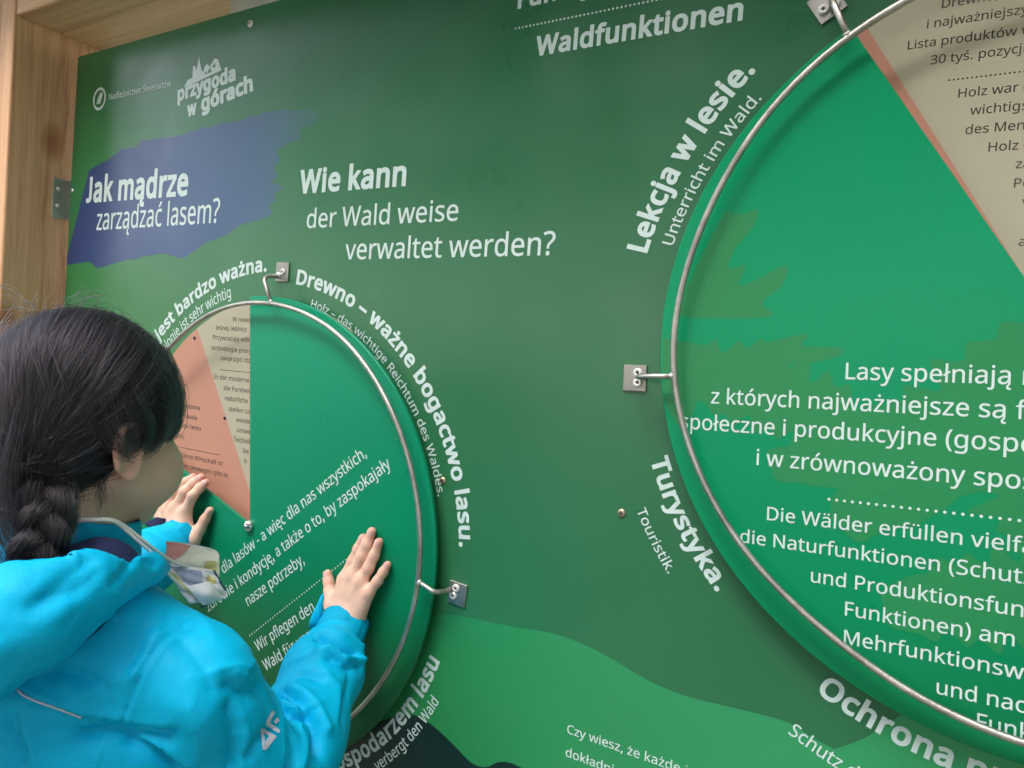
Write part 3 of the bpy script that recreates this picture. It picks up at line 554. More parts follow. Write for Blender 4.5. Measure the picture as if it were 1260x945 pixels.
# ================================================================== the setting
GZ = -1.10                              # ground level below the wheel hub
m, nt, b = new_mat('gravel_ground')
tc = N(nt, 'ShaderNodeTexCoord')
g1 = N(nt, 'ShaderNodeTexNoise', Scale=1.3, Detail=8.0)
g2 = N(nt, 'ShaderNodeTexVoronoi', Scale=60.0)
nt.links.new(tc.outputs['Object'], g1.inputs['Vector']); nt.links.new(tc.outputs['Object'], g2.inputs['Vector'])
rp = N(nt, 'ShaderNodeValToRGB')
rp.color_ramp.elements[0].position, rp.color_ramp.elements[0].color = 0.4, (0.07, 0.12, 0.04, 1)
rp.color_ramp.elements[1].position, rp.color_ramp.elements[1].color = 0.6, (0.26, 0.24, 0.2, 1)
nt.links.new(g1.outputs['Fac'], rp.inputs[0]); nt.links.new(rp.outputs[0], b.inputs['Base Color'])
b.inputs['Roughness'].default_value = 0.9
bm_ = N(nt, 'ShaderNodeBump', Strength=0.6, Distance=0.01)
nt.links.new(g2.outputs['Distance'], bm_.inputs['Height']); nt.links.new(bm_.outputs[0], b.inputs['Normal'])
M['ground'] = m
ring_v = [(0, 0, 0)]
fs = []
rad_ = [3, 8, 30, 200, 3000]
for k, rr in enumerate(rad_):
    for i in range(48):
        a = i * math.tau / 48
        ring_v.append((rr * math.cos(a), rr * math.sin(a), 0))
for i in range(48):
    j = (i + 1) % 48
    fs.append((0, 1 + i, 1 + j))
    for k in range(4):
        fs.append((1 + k * 48 + i, 1 + (k + 1) * 48 + i, 1 + (k + 1) * 48 + j, 1 + k * 48 + j))
link('ground', ring_v, fs, M['ground'], kind='structure', loc=(0, 0, GZ))

# added unseen trees behind the viewer: they darken part of what the glossy board mirrors
m, nt, b = new_mat('leaf_green')
b.inputs['Base Color'].default_value = (0.05, 0.085, 0.03, 1); b.inputs['Roughness'].default_value = 0.7
M['leaf'] = m
M['bark'] = flat_mat('bark', (0.12, 0.09, 0.07, 1), 0.9, bump=0.5, scale=40, vary=0.3)
rgt = np.random.default_rng(4)
def tree_mesh():
    L = 1100
    th = rgt.uniform(0, math.tau, L); zz = rgt.uniform(0.12, 1.0, L) ** 0.9
    env = np.sin(math.pi * np.clip(0.08 + zz * 0.9, 0, 1)) ** 0.6 * (1 - 0.55 * zz)
    rr = env * 2.9 * np.sqrt(rgt.uniform(0.25, 1, L)) * (1 + 0.25 * np.sin(th * 3 + zz * 9))
    c = np.stack([rr * np.cos(th), rr * np.sin(th), 1.6 + zz * 7.6], 1)
    a = rgt.normal(0, 1, (L, 3)); a /= np.linalg.norm(a, axis=1, keepdims=True)
    b2 = np.cross(a, rgt.normal(0, 1, (L, 3))); b2 /= np.linalg.norm(b2, axis=1, keepdims=True)
    sz = rgt.uniform(0.22, 0.5, L)[:, None]
    v = np.concatenate([c + a * sz, c + b2 * sz, c - a * sz, c - b2 * sz]).reshape(4, L, 3).transpose(1, 0, 2).reshape(-1, 3)
    return v, [(4 * i, 4 * i + 1, 4 * i + 2, 4 * i + 3) for i in range(L)]
TREE_AT = [(229, 14), (241, 12.5), (253, 12), (266, 9), (276, 11), (287, 9.5), (298, 12), (310, 10), (323, 11), (337, 12)]
TREE_LAB = ['green broadleaf tree nearest the bright gap in the tree line behind the viewer', 'second green tree along from the gap in the tree line', 'tree set back behind its neighbours in the tree line', 'closest tree of the line facing the board', 'tree standing squarely opposite the right wheel', 'sixth tree of the line counted from the gap', 'taller looking tree set back in the right part of the line', 'third tree from the far end of the line', 'second to last tree at the far end of the line', 'last tree at the far end of the line from the gap']
crowns = [tree_mesh() for _ in range(3)]
cm = None
for i, ((az_, ds_), lb) in enumerate(zip(TREE_AT, TREE_LAB)):
    t = thing('tree', lb, 'tree', (ds_ * math.cos(R(az_)) + 0.3, ds_ * math.sin(R(az_)), GZ), group='trees facing the board across the clearing', rot=(0, 0, i * 1.3))
    t.scale = (1.3, 1.3, 1.45)
    v_, f_ = crowns[i % 3]
    if i < 3:
        cr = link('crown', v_, f_, M['leaf'], t)
        tk = MB().tube([(0, 0, -0.1), (0.05, 0, 1.5), (-0.05, 0.1, 4), (0, 0, 7.5)], [0.26, 0.2, 0.13, 0.03], 10).build('trunk', M['bark'], t, True)
        cm = (cm or []) + [(cr, tk)]
    else:
        for src in cm[i % 3]:
            c_ = src.copy(); COL.objects.link(c_); c_.parent = t

# timber shelter that carries the board
def rough_box(name, x0, x1, y0, y1, z0, z1, mat, label, cat, bev=0.004, **kw):
    cx, cy = (x0 + x1) / 2, (y0 + y1) / 2
    mb = MB().box(x0 - cx, x1 - cx, y0 - cy, y1 - cy, 0, z1 - z0, bev)
    return mb.build(name, mat, None, loc=(cx, cy, z0), label=label, cat=cat, **kw)
rough_box('wooden_post', -0.80, -0.62, -0.102, 0.075, GZ, 0.95, M['wood_post'], 'square pale timber post standing at the left edge of the green board', 'post')
rough_box('wooden_post', 2.20, 2.38, -0.102, 0.075, GZ, 0.849, M['wood_post'], 'square timber post at the far right end of the board', 'post')
rough_box('wooden_beam', -0.6195, 2.45, -0.1, 0.073, 0.85, 1.02, M['wood_beam'], 'horizontal timber beam running above the top edge of the green board', 'beam')

# unseen plank roof, added to block overhead sky and shade the board
roof = thing('shelter_roof', 'plank roof of the timber shelter overhanging the board from above', 'roof', (0.8, 0.0, 1.09))
pm = None
for i in range(13):
    y0 = -0.31 + i * 0.125
    if pm is None:
        pm = MB().box(-2.1, 2.1, 0, 0.121, 0, 0.022, 0.003).build('plank', M['wood_roof'], roof)
        pm.location = (0, y0, 0)
    else:
        c_ = pm.copy(); COL.objects.link(c_); c_.parent = roof; c_.location = (0, y0, 0)
for x_ in (-1.55, 0.0, 1.45):
    MB().box(x_ - 0.035, x_ + 0.035, -0.27, 1.2, -0.069, -0.001, 0.003).build('rafter', M['wood_roof'], roof)

# zinc angle bracket between post and board; a bracket plate above the board
def angle_bracket(label, x, z, h, w):
    t = thing('angle_bracket', label, 'bracket', (x, 0.0, z))
    MB().box(0.0, 0.003, -0.022, 0.03, 0, h, 0.0008).build('flange', M['zinc'], t)
    MB().box(0.003, w, 0.0105, 0.0135, 0, h, 0.0008).build('tongue', M['zinc'], t)
    for k in (0.3, 0.72):
        mb = MB()
        P0 = [(0.004, 0, 0), (0.0052, 0, 0)]
        v = [(0.0031 + d_, -0.012 + r_ * math.cos(a * math.pi / 6), h * k + r_ * math.sin(a * math.pi / 6)) for d_, r_ in ((0, 0.0042), (0.0015, 0.0036), (0.002, 0.0)) for a in range(12)]
        f = [(q * 12 + a, q * 12 + (a + 1) % 12, (q + 1) * 12 + (a + 1) % 12, (q + 1) * 12 + a) for q in range(2) for a in range(12)]
        mb.add(v, f).build('screw', M['washer'], t, True)
    return t
angle_bracket('small zinc angle bracket holding the board to the left post', -0.6198, 0.497, 0.078, 0.06)
t = thing('top_bracket', 'flat zinc bracket plate fixing the top edge of the board to the beam', 'bracket', (-0.165, 0.012, 0.78))
MB().box(0, 0.13, 0.0, 0.003, 0, 0.068, 0.0008).build('strap', M['zinc'], t)
MB().box(0, 0.13, -0.075, 0.0, 0.0665, 0.0695, 0.0008).build('flange', M['zinc'], t)
for k in (0.035, 0.095):
    v = [(k + r_ * math.cos(a * math.pi / 6), -0.04 + r_ * math.sin(a * math.pi / 6), 0.0664 - d_) for d_, r_ in ((0, 0.005), (0.002, 0.004), (0.0025, 0.0)) for a in range(12)]
    f = [(q * 12 + a, q * 12 + (a + 1) % 12, (q + 1) * 12 + (a + 1) % 12, (q + 1) * 12 + a) for q in range(2) for a in range(12)]
    MB().add(v, f).build('screw', M['hole'], t, True)

# ================================================================== the board
BL, BR, BT, BB = -0.5965, 2.15, 0.8116, -0.78
C1, C2, DR, DY = (0.0, 0.0), (0.9778, 0.3224), 0.3518, -0.0192
board = thing('information_board', 'large green printed forest information board hung between timber posts', 'information board', (0, 0, 0))
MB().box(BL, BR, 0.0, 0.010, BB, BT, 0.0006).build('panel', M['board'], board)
Y1, Y2, Y3 = -0.0001, -0.0002, -0.0004
def jag(pts, amp, seed, closed=True):
    """a ragged edge: subdivide and wobble"""
    rg = random.Random(seed)
    out = []
    n = len(pts)
    for i in range(n if closed else n - 1):
        a, b_ = pts[i], pts[(i + 1) % n]
        L = math.hypot(b_[0] - a[0], b_[1] - a[1])
        k = max(1, int(L / 0.012))
        for j in range(k):
            t_ = j / k
            w_ = 0 if j == 0 else rg.uniform(-amp, amp)
            out.append((a[0] + (b_[0] - a[0]) * t_ + w_ * 0.6, a[1] + (b_[1] - a[1]) * t_ + w_))
    if not closed:
        out.append(pts[-1])
    return out
BLUE = [[-0.589, 0.4239], [-0.5916, 0.5166], [-0.5917, 0.5747], [-0.5344, 0.5888], [-0.4723, 0.6018], [-0.4305, 0.6192], [-0.3882, 0.6168], [-0.3729, 0.6285], [-0.2783, 0.6255], [-0.1637, 0.6342], [-0.0971, 0.6357], [-0.0346, 0.6405], [0.0016, 0.6392], [0.0255, 0.6336], [0.0482, 0.6366], [0.0657, 0.6289], [0.0724, 0.617], [0.0562, 0.6099], [0.0281, 0.6056], [0.0406, 0.5942], [0.0064, 0.5873], [-0.0166, 0.5769], [-0.0064, 0.5636], [-0.0204, 0.5522], [-0.0101, 0.539], [-0.0244, 0.5295], [0.0065, 0.5213], [-0.0167, 0.5123], [-0.0097, 0.5015], [-0.0273, 0.494], [-0.0138, 0.4809], [-0.0348, 0.4754], [-0.0816, 0.4687], [-0.126, 0.4506], [-0.1732, 0.4407], [-0.2003, 0.4277], [-0.2212, 0.4189], [-0.2319, 0.4149], [-0.2895, 0.4241], [-0.41, 0.4111], [-0.4879, 0.3996], [-0.5166, 0.4121], [-0.6019, 0.4065]]
sheet('brush_stroke_print', [(-0.5960, BLUE[0][1])] + jag([(max(a, -0.596), c) for a, c in BLUE[3:-1]], 0.0016, 3, False) + [(-0.5960, 0.4065)], Y1, M['blue'], board)
def smooth_line(pts, k=6):
    out = []
    for i in range(len(pts) - 1):
        p0 = pts[max(i - 1, 0)]; p1 = pts[i]; p2 = pts[i + 1]; p3 = pts[min(i + 2, len(pts) - 1)]
        for j in range(k):
            t_ = j / k
            out.append(tuple(0.5 * ((2 * p1[q]) + (-p0[q] + p2[q]) * t_ + (2 * p0[q] - 5 * p1[q] + 4 * p2[q] - p3[q]) * t_ ** 2 + (-p0[q] + 3 * p1[q] - 3 * p2[q] + p3[q]) * t_ ** 3) for q in range(2)))
    out.append(pts[-1])
    return out
ridge = smooth_line([(-0.596, -0.30), (-0.3, -0.2), (0.0, -0.13), (0.25, -0.085), (0.335, -0.062), (0.375, -0.0526), (0.424, -0.0487), (0.471, -0.0446), (0.505, -0.0405), (0.537, -0.0405), (0.5735, -0.0455), (0.609, -0.0545), (0.638, -0.062), (0.675, -0.066), (0.71, -0.0645), (0.751, -0.062), (0.781, -0.0615), (0.806, -0.069)])
ridge += smooth_line([(0.826, -0.0737), (0.848, -0.0566), (0.867, -0.037), (0.8825, -0.0181), (0.905, 0.009), (0.95, 0.05), (1.1, 0.1), (1.3, 0.0), (1.6, 0.12), (1.9, 0.05), (2.15, 0.1)])
sheet('hill_print', ridge + [(2.1499, -0.7799), (-0.596, -0.7799)], Y1, M['hill_light'], board)
dk = smooth_line([(-0.596, -0.62), (-0.2, -0.45), (0.05, -0.36), (0.1686, -0.30), (0.225, -0.252), (0.267, -0.226), (0.300, -0.207), (0.322, -0.201), (0.343, -0.2025), (0.365, -0.2095), (0.389, -0.2200), (0.416, -0.2325), (0.437, -0.2300), (0.451, -0.2200), (0.462, -0.2145), (0.4795, -0.2125), (0.50, -0.22), (0.56, -0.27), (0.7, -0.33), (0.95, -0.30), (1.3, -0.45), (2.15, -0.4)])
sheet('hill_print', dk + [(2.1499, -0.7797), (-0.596, -0.7797)], Y2, M['hill_dark'], board)

def sector(name, c, r0, a0, a1, y, mat, parent):
    n = max(2, int(abs(a1 - a0) / 3))
    pts = [c] + [(c[0] + r0 * math.cos(R(a0 + (a1 - a0) * i / n)), c[1] + r0 * math.sin(R(a0 + (a1 - a0) * i / n))) for i in range(n + 1)]
    return sheet(name, pts, y, mat, parent)
for c, ab in ((C1, 121.5), (C2, 120.6)):
    sector('sector_print', c, 0.349, ab, ab + 60, Y2, M['orange'], board)
    sector('sector_print', c, 0.349, ab - 60, ab, Y2, M['cream'], board)

TEXT = [
('L', 'Jak mądrze', -0.5349, 0.5243, -0.62, 0.1283, 0.802, 1, 'w', 0),
('L', 'zarządzać lasem?', -0.5005, 0.4711, 0.19, 0.1049, 0.78, 0, 'w', 0),
('L', 'Wie kann', 0.0393, 0.5083, -0.25, 0.0934, 0.892, 1, 'w', 0),
('L', 'der Wald weise', 0.0577, 0.4563, 0.14, 0.0729, 0.988, 0, 'w', 0),
('L', 'verwaltet werden?', 0.1416, 0.4086, 0.27, 0.0748, 0.967, 0, 'w', 0),
('L', 'Waldfunktionen', 0.4332, 0.6527, -0.12, 0.0637, 0.903, 1, 'w', 0),
('L', 'Funkcje lasu', 0.3999, 0.7158, 0, 0.0637, 0.903, 1, 'w', 0),
('L', 'Nadleśnictwo Świeradów', -0.4835, 0.7137, 0.09, 0.0303, 0.991, 0, 'w', 0),
('L', 'przygoda', -0.2745, 0.6841, 6.24, 0.0668, 0.902, 2, 'w', 0),
('L', 'w', -0.2427, 0.6548, 5.54, 0.0659, 0.779, 2, 'w', 0),
('L', 'górach', -0.2073, 0.659, 8.47, 0.0716, 0.957, 2, 'w', 0),
('L', 'Czy wiesz, że każde i', 0.5429, -0.1511, 0.38, 0.0272, 1.031, 0, 'w', 0),
('L', 'dokładnie', 0.5433, -0.1786, 0, 0.0272, 1.031, 0, 'w', 0),
('L', 'technologie precyzyjne', -0.1429, 0.2635, -0.44, 0.0197, 1.103, 0, 'k', 0),
('L', 'W nowoczesnej', -0.0944, 0.3119, 0, 0.0197, 1.103, 0, 'k', 0),
('L', 'leśnej, leśnicy', -0.1343, 0.2969, 0, 0.0197, 1.103, 0, 'k', 0),
('L', 'Przywracają wilki', -0.141, 0.2806, 0, 0.0197, 1.103, 0, 'k', 0),
('L', 'zwiększyć różno', -0.1187, 0.2479, 0, 0.0197, 1.103, 0, 'k', 0),
('L', 'In der modernen', -0.1315, 0.2165, 0, 0.0197, 1.103, 0, 'k', 0),
('L', 'die Forstwirte', -0.1055, 0.1999, 0, 0.0197, 1.103, 0, 'k', 0),
('L', 'natürliche', -0.1007, 0.1839, 0, 0.0197, 1.103, 0, 'k', 0),
('L', 'stellen sie', -0.0902, 0.1673, 0, 0.0197, 1.103, 0, 'k', 0),
('L', 'wieder', -0.0705, 0.1518, 0, 0.0197, 1.103, 0, 'k', 0),
('L', 'umwelt', -0.0681, 0.1359, 0, 0.0197, 1.103, 0, 'k', 0),
('L', 'Technik', -0.0745, 0.1202, 0, 0.0197, 1.103, 0, 'k', 0),
('L', 'be', -0.0496, 0.1047, 0, 0.0197, 1.103, 0, 'k', 0),
('L', 'b', -0.0455, 0.089, 0, 0.0197, 1.103, 0, 'k', 0),
('L', 'bez zmian', -0.256, 0.1963, 0, 0.0197, 1.103, 0, 'k', 0),
('L', 'dobrze prowadzona', -0.2714, 0.1617, 0, 0.0197, 1.103, 0, 'k', 0),
('L', 'gospodarka trwała', -0.271, 0.1444, 0, 0.0197, 1.103, 0, 'k', 0),
('L', 'dzięki temu', -0.2197, 0.128, 0, 0.0197, 1.103, 0, 'k', 0),
('L', 'więcej.', -0.2345, 0.1095, 0, 0.0197, 1.103, 0, 'k', 0),
('L', 'Von geführte Wirtschaft ist', -0.2443, 0.0772, 0, 0.0197, 1.103, 0, 'k', 0),
('L', 'Wäldern, deswegen gibt es', -0.2305, 0.0604, 0, 0.0197, 1.103, 0, 'k', 0),
('L', 'Lista produktów w', 0.8345, 0.5971, -0.54, 0.0212, 0.973, 0, 'k', 0),
('L', 'Drewno, oprócz', 0.8594, 0.6307, 0, 0.0212, 0.973, 0, 'k', 0),
('L', 'i najważniejszym', 0.849, 0.6141, 0, 0.0212, 0.973, 0, 'k', 0),
('L', '30 tyś. pozycji', 0.8549, 0.5803, 0, 0.0212, 0.973, 0, 'k', 0),
('L', 'Holz war der', 0.8786, 0.5467, 0, 0.0212, 0.973, 0, 'k', 0),
('L', 'wichtigste', 0.8898, 0.5302, 0, 0.0212, 0.973, 0, 'k', 0),
('L', 'des Menschen', 0.8871, 0.5131, 0, 0.0212, 0.973, 0, 'k', 0),
('L', 'Holz gab', 0.9053, 0.4959, 0, 0.0212, 0.973, 0, 'k', 0),
('L', 'zäh', 0.9271, 0.4794, 0, 0.0212, 0.973, 0, 'k', 0),
('L', 'Po', 0.9265, 0.4626, 0, 0.0212, 0.973, 0, 'k', 0),
('L', 'v', 0.9344, 0.4461, 0, 0.0212, 0.973, 0, 'k', 0),
('L', 'a', 0.9343, 0.4115, 0, 0.0212, 0.973, 0, 'k', 0),
('L', 'Lasy spełniają różne', 0.807, 0.285, 2.3, 0.041, 0.907, 0, 'w', 0.019),
('L', 'z których najważniejsze są funkcje', 0.6841, 0.2508, 2.3, 0.041, 0.926, 0, 'w', 0.019),
('L', 'społeczne i produkcyjne (gospodarcze)', 0.654, 0.2216, 2.3, 0.041, 0.933, 0, 'w', 0.019),
('L', 'i w zrównoważony sposób', 0.7333, 0.1935, 2.3, 0.041, 0.927, 0, 'w', 0.019),
('L', 'Die Wälder erfüllen vielfältige', 0.7475, 0.1405, 2.3, 0.0343, 0.99, 0, 'w', 0.019),
('L', 'die Naturfunktionen (Schutz-', 0.7244, 0.1135, 2.3, 0.0343, 0.986, 0, 'w', 0.019),
('L', 'und Produktionsfunktionen', 0.7926, 0.088, 2.3, 0.0343, 0.969, 0, 'w', 0.019),
('L', 'Funktionen) am besten', 0.8241, 0.0633, 2.3, 0.0343, 0.976, 0, 'w', 0.019),
('L', 'Mehrfunktionswald', 0.8253, 0.0366, 2.3, 0.0343, 0.974, 0, 'w', 0.019),
('L', 'und nachhaltig', 0.9026, 0.012, 2.3, 0.0343, 0.945, 0, 'w', 0.019),
('L', 'Funktion', 0.9339, -0.0087, 2.3, 0.0343, 0.945, 0, 'w', 0.019),
('L', 'dla lasów - a więc dla nas wszystkich,', -0.0541, -0.087, 38.6, 0.0433, 0.885, 0, 'w', 0.019),
('L', 'zdrowie i kondycję, a także o to, by zaspokajały', -0.0843, -0.1549, 38.6, 0.0433, 0.878, 0, 'w', 0.019),
('L', 'nasze potrzeby,', 0.0065, -0.1247, 38.6, 0.0433, 0.857, 0, 'w', 0.019),
('L', 'Wir pflegen den', 0.0347, -0.1869, 38.6, 0.0433, 0.83, 0, 'w', 0.019),
('L', 'Wald für uns alle, um', 0.0549, -0.2111, 38.6, 0.0433, 0.83, 0, 'w', 0.019),
('L', 'gesund zu leben', 0.0954, -0.2141, 38.6, 0.0433, 0.83, 0, 'w', 0.019),
('A', 'Drewno – ważne bogactwo lasu.', 0, 83.57, 0.3752, -1, 0.0591, 1.003, 1),
('A', 'Holz – das wichtige Reichtum des Waldes.', 0, 77.18, 0.3477, -1, 0.0317, 1.109, 0),
('A', 'Technologia jest bardzo ważna.', 0, 166.53, 0.3924, -1, 0.062, 0.959, 1),
('A', 'Technologie ist sehr wichtig', 0, 145.39, 0.3653, -1, 0.0469, 0.759, 0),
('A', 'gospodarzem lasu', 0, -62.35, 0.3761, 1, 0.0597, 0.977, 1),
('A', 'verbergt den Wald', 0, -48.21, 0.3985, 1, 0.037, 0.908, 0),
('A', 'Lekcja w lesie.', 1, 167.42, 0.3916, -1, 0.0671, 0.854, 1),
('A', 'Unterricht im Wald.', 1, 165.07, 0.3655, -1, 0.0346, 1.016, 0),
('A', 'Turystyka.', 1, -158.8, 0.3861, 1, 0.0545, 1.035, 1),
('A', 'Touristik.', 1, -151.84, 0.4208, 1, 0.0297, 1.101, 0),
('A', 'Ochrona przyrody', 1, -116.82, 0.3864, 1, 0.0591, 0.903, 1),
('A', 'Schutz der Natur', 1, -116.43, 0.4398, 1, 0.0359, 0.891, 0),
]
for q in TEXT:
    if q[0] == 'L' and q[9] == 0:
        text_line(board, q[1], q[2], q[3], q[4], q[5], q[6], q[7], M['ink' if q[8] == 'k' else 'white'], Y3)
    elif q[0] == 'A':
        c = (C1, C2)[q[2]]
        text_arc(board, q[1], c[0], c[1], q[3], q[4], q[5], q[6], q[7], q[8], M['white'], Y3)
dots(board, 0.4022, 0.692, 0.74, 0.692, 0.0052, 0.0014, M['white'], Y3)
dots(board, 0.8716, 0.5638, 1.05, 0.5638, 0.0035, 0.0009, M['ink'], Y3)
MB().add([(-0.117, Y3, 0.2320), (0.02, Y3, 0.2320), (0.02, Y3, 0.2329), (-0.117, Y3, 0.2329)], [(0, 1, 2, 3)]).build('rule_line', M['ink'], board)
MB().add([(-0.25, Y3, 0.0935), (-0.1033, Y3, 0.0935), (-0.1033, Y3, 0.0944), (-0.25, Y3, 0.0944)], [(0, 1, 2, 3)]).build('rule_line', M['ink'], board)
# round forestry emblem
mb = MB()
for r0, r1 in ((0.0165, 0.0215),):
    v = [(-0.513 + r_ * math.cos(i * math.tau / 40), Y3, 0.7197 + r_ * math.sin(i * math.tau / 40)) for i in range(40) for r_ in (r0, r1)]
    mb.add(v, [(2 * i, 2 * i + 1, (2 * i + 3) % 80, (2 * i + 2) % 80) for i in range(40)])
pl = [(-0.010, -0.010), (-0.004, -0.008), (0.003, -0.010), (0.006, -0.003), (0.010, 0.004), (0.009, 0.011), (0.003, 0.012), (-0.002, 0.006), (-0.006, 0.001), (-0.007, -0.005)]
tr = tessellate_polygon([[Vector((a, c, 0)) for a, c in pl]])
mb.add([(-0.513 + a, Y3, 0.7197 + c) for a, c in pl], tr)
mb.build('emblem_print', M['white'], board)
LOGO = [[-0.2562, 0.7079], [-0.2467, 0.7184], [-0.2344, 0.7206], [-0.2353, 0.7389], [-0.2301, 0.7407], [-0.2252, 0.7322], [-0.2198, 0.7534], [-0.2115, 0.7303], [-0.207, 0.7258], [-0.2031, 0.7355], [-0.1974, 0.7384], [-0.19, 0.7322], [-0.1792, 0.7446], [-0.1699, 0.7419], [-0.1628, 0.7282], [-0.1591, 0.7227], [-0.1699, 0.7204], [-0.1894, 0.7174], [-0.2172, 0.7125], [-0.2416, 0.7085]]
sheet('mountain_emblem_print', LOGO, Y3, M['white'], board)
mb = MB()
for x_, z_, s_ in ((-0.1905, 0.7262, 0.006), (-0.1795, 0.7330, 0.005), (-0.2, 0.7235, 0.0035)):
    mb.add([(x_ - s_, Y3 - 0.0001, z_ - s_ * 0.7), (x_ + s_ * 0.2, Y3 - 0.0001, z_ + s_ * 0.9), (x_ + s_, Y3 - 0.0001, z_ - s_ * 0.5)], [(0, 1, 2)])
mb.build('mountain_emblem_print', M['board'], board)

def board_screw(x, z, mat, rr=0.0048, cross=True):
    mb = MB()
    v = [(x + r_ * math.cos(a * math.pi / 8), y, z + r_ * math.sin(a * math.pi / 8)) for r_, y in ((rr, -0.0006), (rr * 0.85, -0.002), (rr * 0.4, -0.0026), (0, -0.0026)) for a in range(16)]
    f = [(q_ * 16 + a, q_ * 16 + (a + 1) % 16, (q_ + 1) * 16 + (a + 1) % 16, (q_ + 1) * 16 + a) for q_ in range(3) for a in range(16)]
    o = mb.add(v, f).build('screw', mat, board, True)
    mb = MB()
    for a in (0.4, 0.4 + math.pi / 2):
        ca, sa = math.cos(a), math.sin(a)
        L, w_ = rr * 0.5, rr * 0.12
        mb.add([(x + ca * L * s1 - sa * w_ * s2, -0.0028, z + sa * L * s1 + ca * w_ * s2) for s1, s2 in ((-1, -1), (1, -1), (1, 1), (-1, 1))], [(0, 1, 2, 3)])
    mb.build('screw_recess', M['hole'], o)
board_screw(-0.0945, 0.786, M['washer'], 0.006)
board_screw(0.590, 0.1176, M['brass'])
board_screw(0.3406, 0.1179, M['brass'])
board_screw(-0.589, 0.551, M['washer'], 0.004)
for x, z in ((-0.187, 0.281), (-0.0975, 0.155)):
    board_screw(x, z, M['hole'], 0.0026)

M['chrome'] = flat_mat('bright_steel', (0.75, 0.75, 0.75, 1), 0.22, 0.95)
# ================================================================== wheels
def wheel(name, label, c, a_open0, a_open1, mat, gloss=None):
    """turning disc with one 65 degree window cut out of it"""
    t = thing(name, label, 'wheel', (c[0], 0, c[1]))
    n = 150
    a0, a1 = R(a_open1), R(a_open0 + 360)
    yb, yf = -0.0140, DY
    prof_r = DR
    v, f = [], []
    ang = [a0 + (a1 - a0) * i / n for i in range(n + 1)]
    # front rim with small round-over
    rings = [(prof_r, yb), (prof_r, yf + 0.0008), (prof_r - 0.0008, yf)]
    for a in ang:
        for r_, y in rings:
            v.append((r_ * math.cos(a), y, r_ * math.sin(a)))
        v.append((0.25 * math.cos(a), yf, 0.25 * math.sin(a)))
    for i in range(n):
        for q_ in range(3):
            f.append((i * 4 + q_, (i + 1) * 4 + q_, (i + 1) * 4 + q_ + 1, i * 4 + q_ + 1))
    k = len(v); v.append((0, yf, 0))
    for i in range(n):
        f.append((i * 4 + 3, (i + 1) * 4 + 3, k))
    # cut faces of the window and the back
    kb = len(v); v.append((0, yb, 0))
    f.append((k, 3, 2, 1, 0, kb)); f.append((k, kb, n * 4, n * 4 + 1, n * 4 + 2, n * 4 + 3))
    for i in range(n):
        f.append((i * 4, kb, (i + 1) * 4))
    link('disc', v, f, mat, t)
    # hub spacer behind, dome nut in front
    MB().lathe([(0.007, -0.0138), (0.007, -0.0003)], 0, 0, 24).build('spacer', M['edge'], t)
    nut = MB().lathe([(0.0085, DY - 0.0003), (0.0088, DY - 0.003), (0.0078, DY - 0.006), (0.0045, DY - 0.0085), (0.0001, DY - 0.0094)], 0, 0, 28).build('dome_nut', M['chrome'], t, True)
    return t
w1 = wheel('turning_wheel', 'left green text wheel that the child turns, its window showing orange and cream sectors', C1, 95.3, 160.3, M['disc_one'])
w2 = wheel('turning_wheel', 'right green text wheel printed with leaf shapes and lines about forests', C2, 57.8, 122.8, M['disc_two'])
YD = DY - 0.0001
for q in TEXT:
    if q[0] == 'L' and q[9] > 0:
        w_, c = (w1, C1) if q[2] < 0.5 else (w2, C2)
        text_line(w_, q[1], q[2] - c[0], q[3] - c[1], q[4], q[5], q[6], q[7], M['white'], YD - 0.00022)
dots(w2, 0.8037 - C2[0], 0.170 - C2[1], 1.12 - C2[0], 0.182 - C2[1], 0.0068, 0.0014, M['white'], YD - 0.00022)
dots(w1, 0.0156, -0.1669, 0.1995, -0.012, 0.0062, 0.0012, M['white'], YD - 0.00022)
# leaf silhouettes printed on the second disc
def leaf_poly(cx, cz, L, W, ang, seed):
    rg = random.Random(seed)
    pts = []
    n = 9
    for side in (1, -1):
        seq = range(n) if side == 1 else range(n - 1, -1, -1)
        for i in seq:
            t_ = (i + 0.5) / n
            env = math.sin(math.pi * min(1, t_ * 0.92 + 0.04)) ** 0.7
            for dt, wv in (((0.0, 0.72), (0.035, 1.05)) if side == 1 else ((0.035, 1.05), (0.0, 0.72))):
                w_ = side * W * env * (wv + rg.uniform(-0.16, 0.16))
                u_ = L * (t_ + dt * 1.6)
                pts.append((u_, w_))
        if side == 1:
            pts.append((L * 1.04, 0))
    ca, sa = math.cos(R(ang)), math.sin(R(ang))
    return [(cx + a * ca - b_ * sa, cz + a * sa + b_ * ca) for a, b_ in pts]
LEAFA = [[0.6838, 0.449], [0.7009, 0.4448], [0.7154, 0.4492], [0.712, 0.4308], [0.697, 0.4109], [0.6919, 0.3904], [0.7084, 0.3937], [0.7034, 0.3733], [0.7226, 0.3802], [0.747, 0.3934], [0.7454, 0.3736], [0.7277, 0.3567], [0.7353, 0.3418], [0.6507, 0.3393], [0.6458, 0.3552], [0.6572, 0.3906], [0.672, 0.4253]]
LEAFB = [[0.6232, 0.3169], [0.6814, 0.309], [0.6712, 0.305], [0.6954, 0.3045], [0.7557, 0.3227], [0.7738, 0.3267], [0.7687, 0.3151], [0.7986, 0.315], [0.8049, 0.309], [0.782, 0.2996], [0.7578, 0.2964], [0.7648, 0.287], [0.7403, 0.2786], [0.7142, 0.28], [0.6726, 0.2875], [0.6743, 0.2666], [0.6566, 0.2225], [0.6273, 0.2665]]
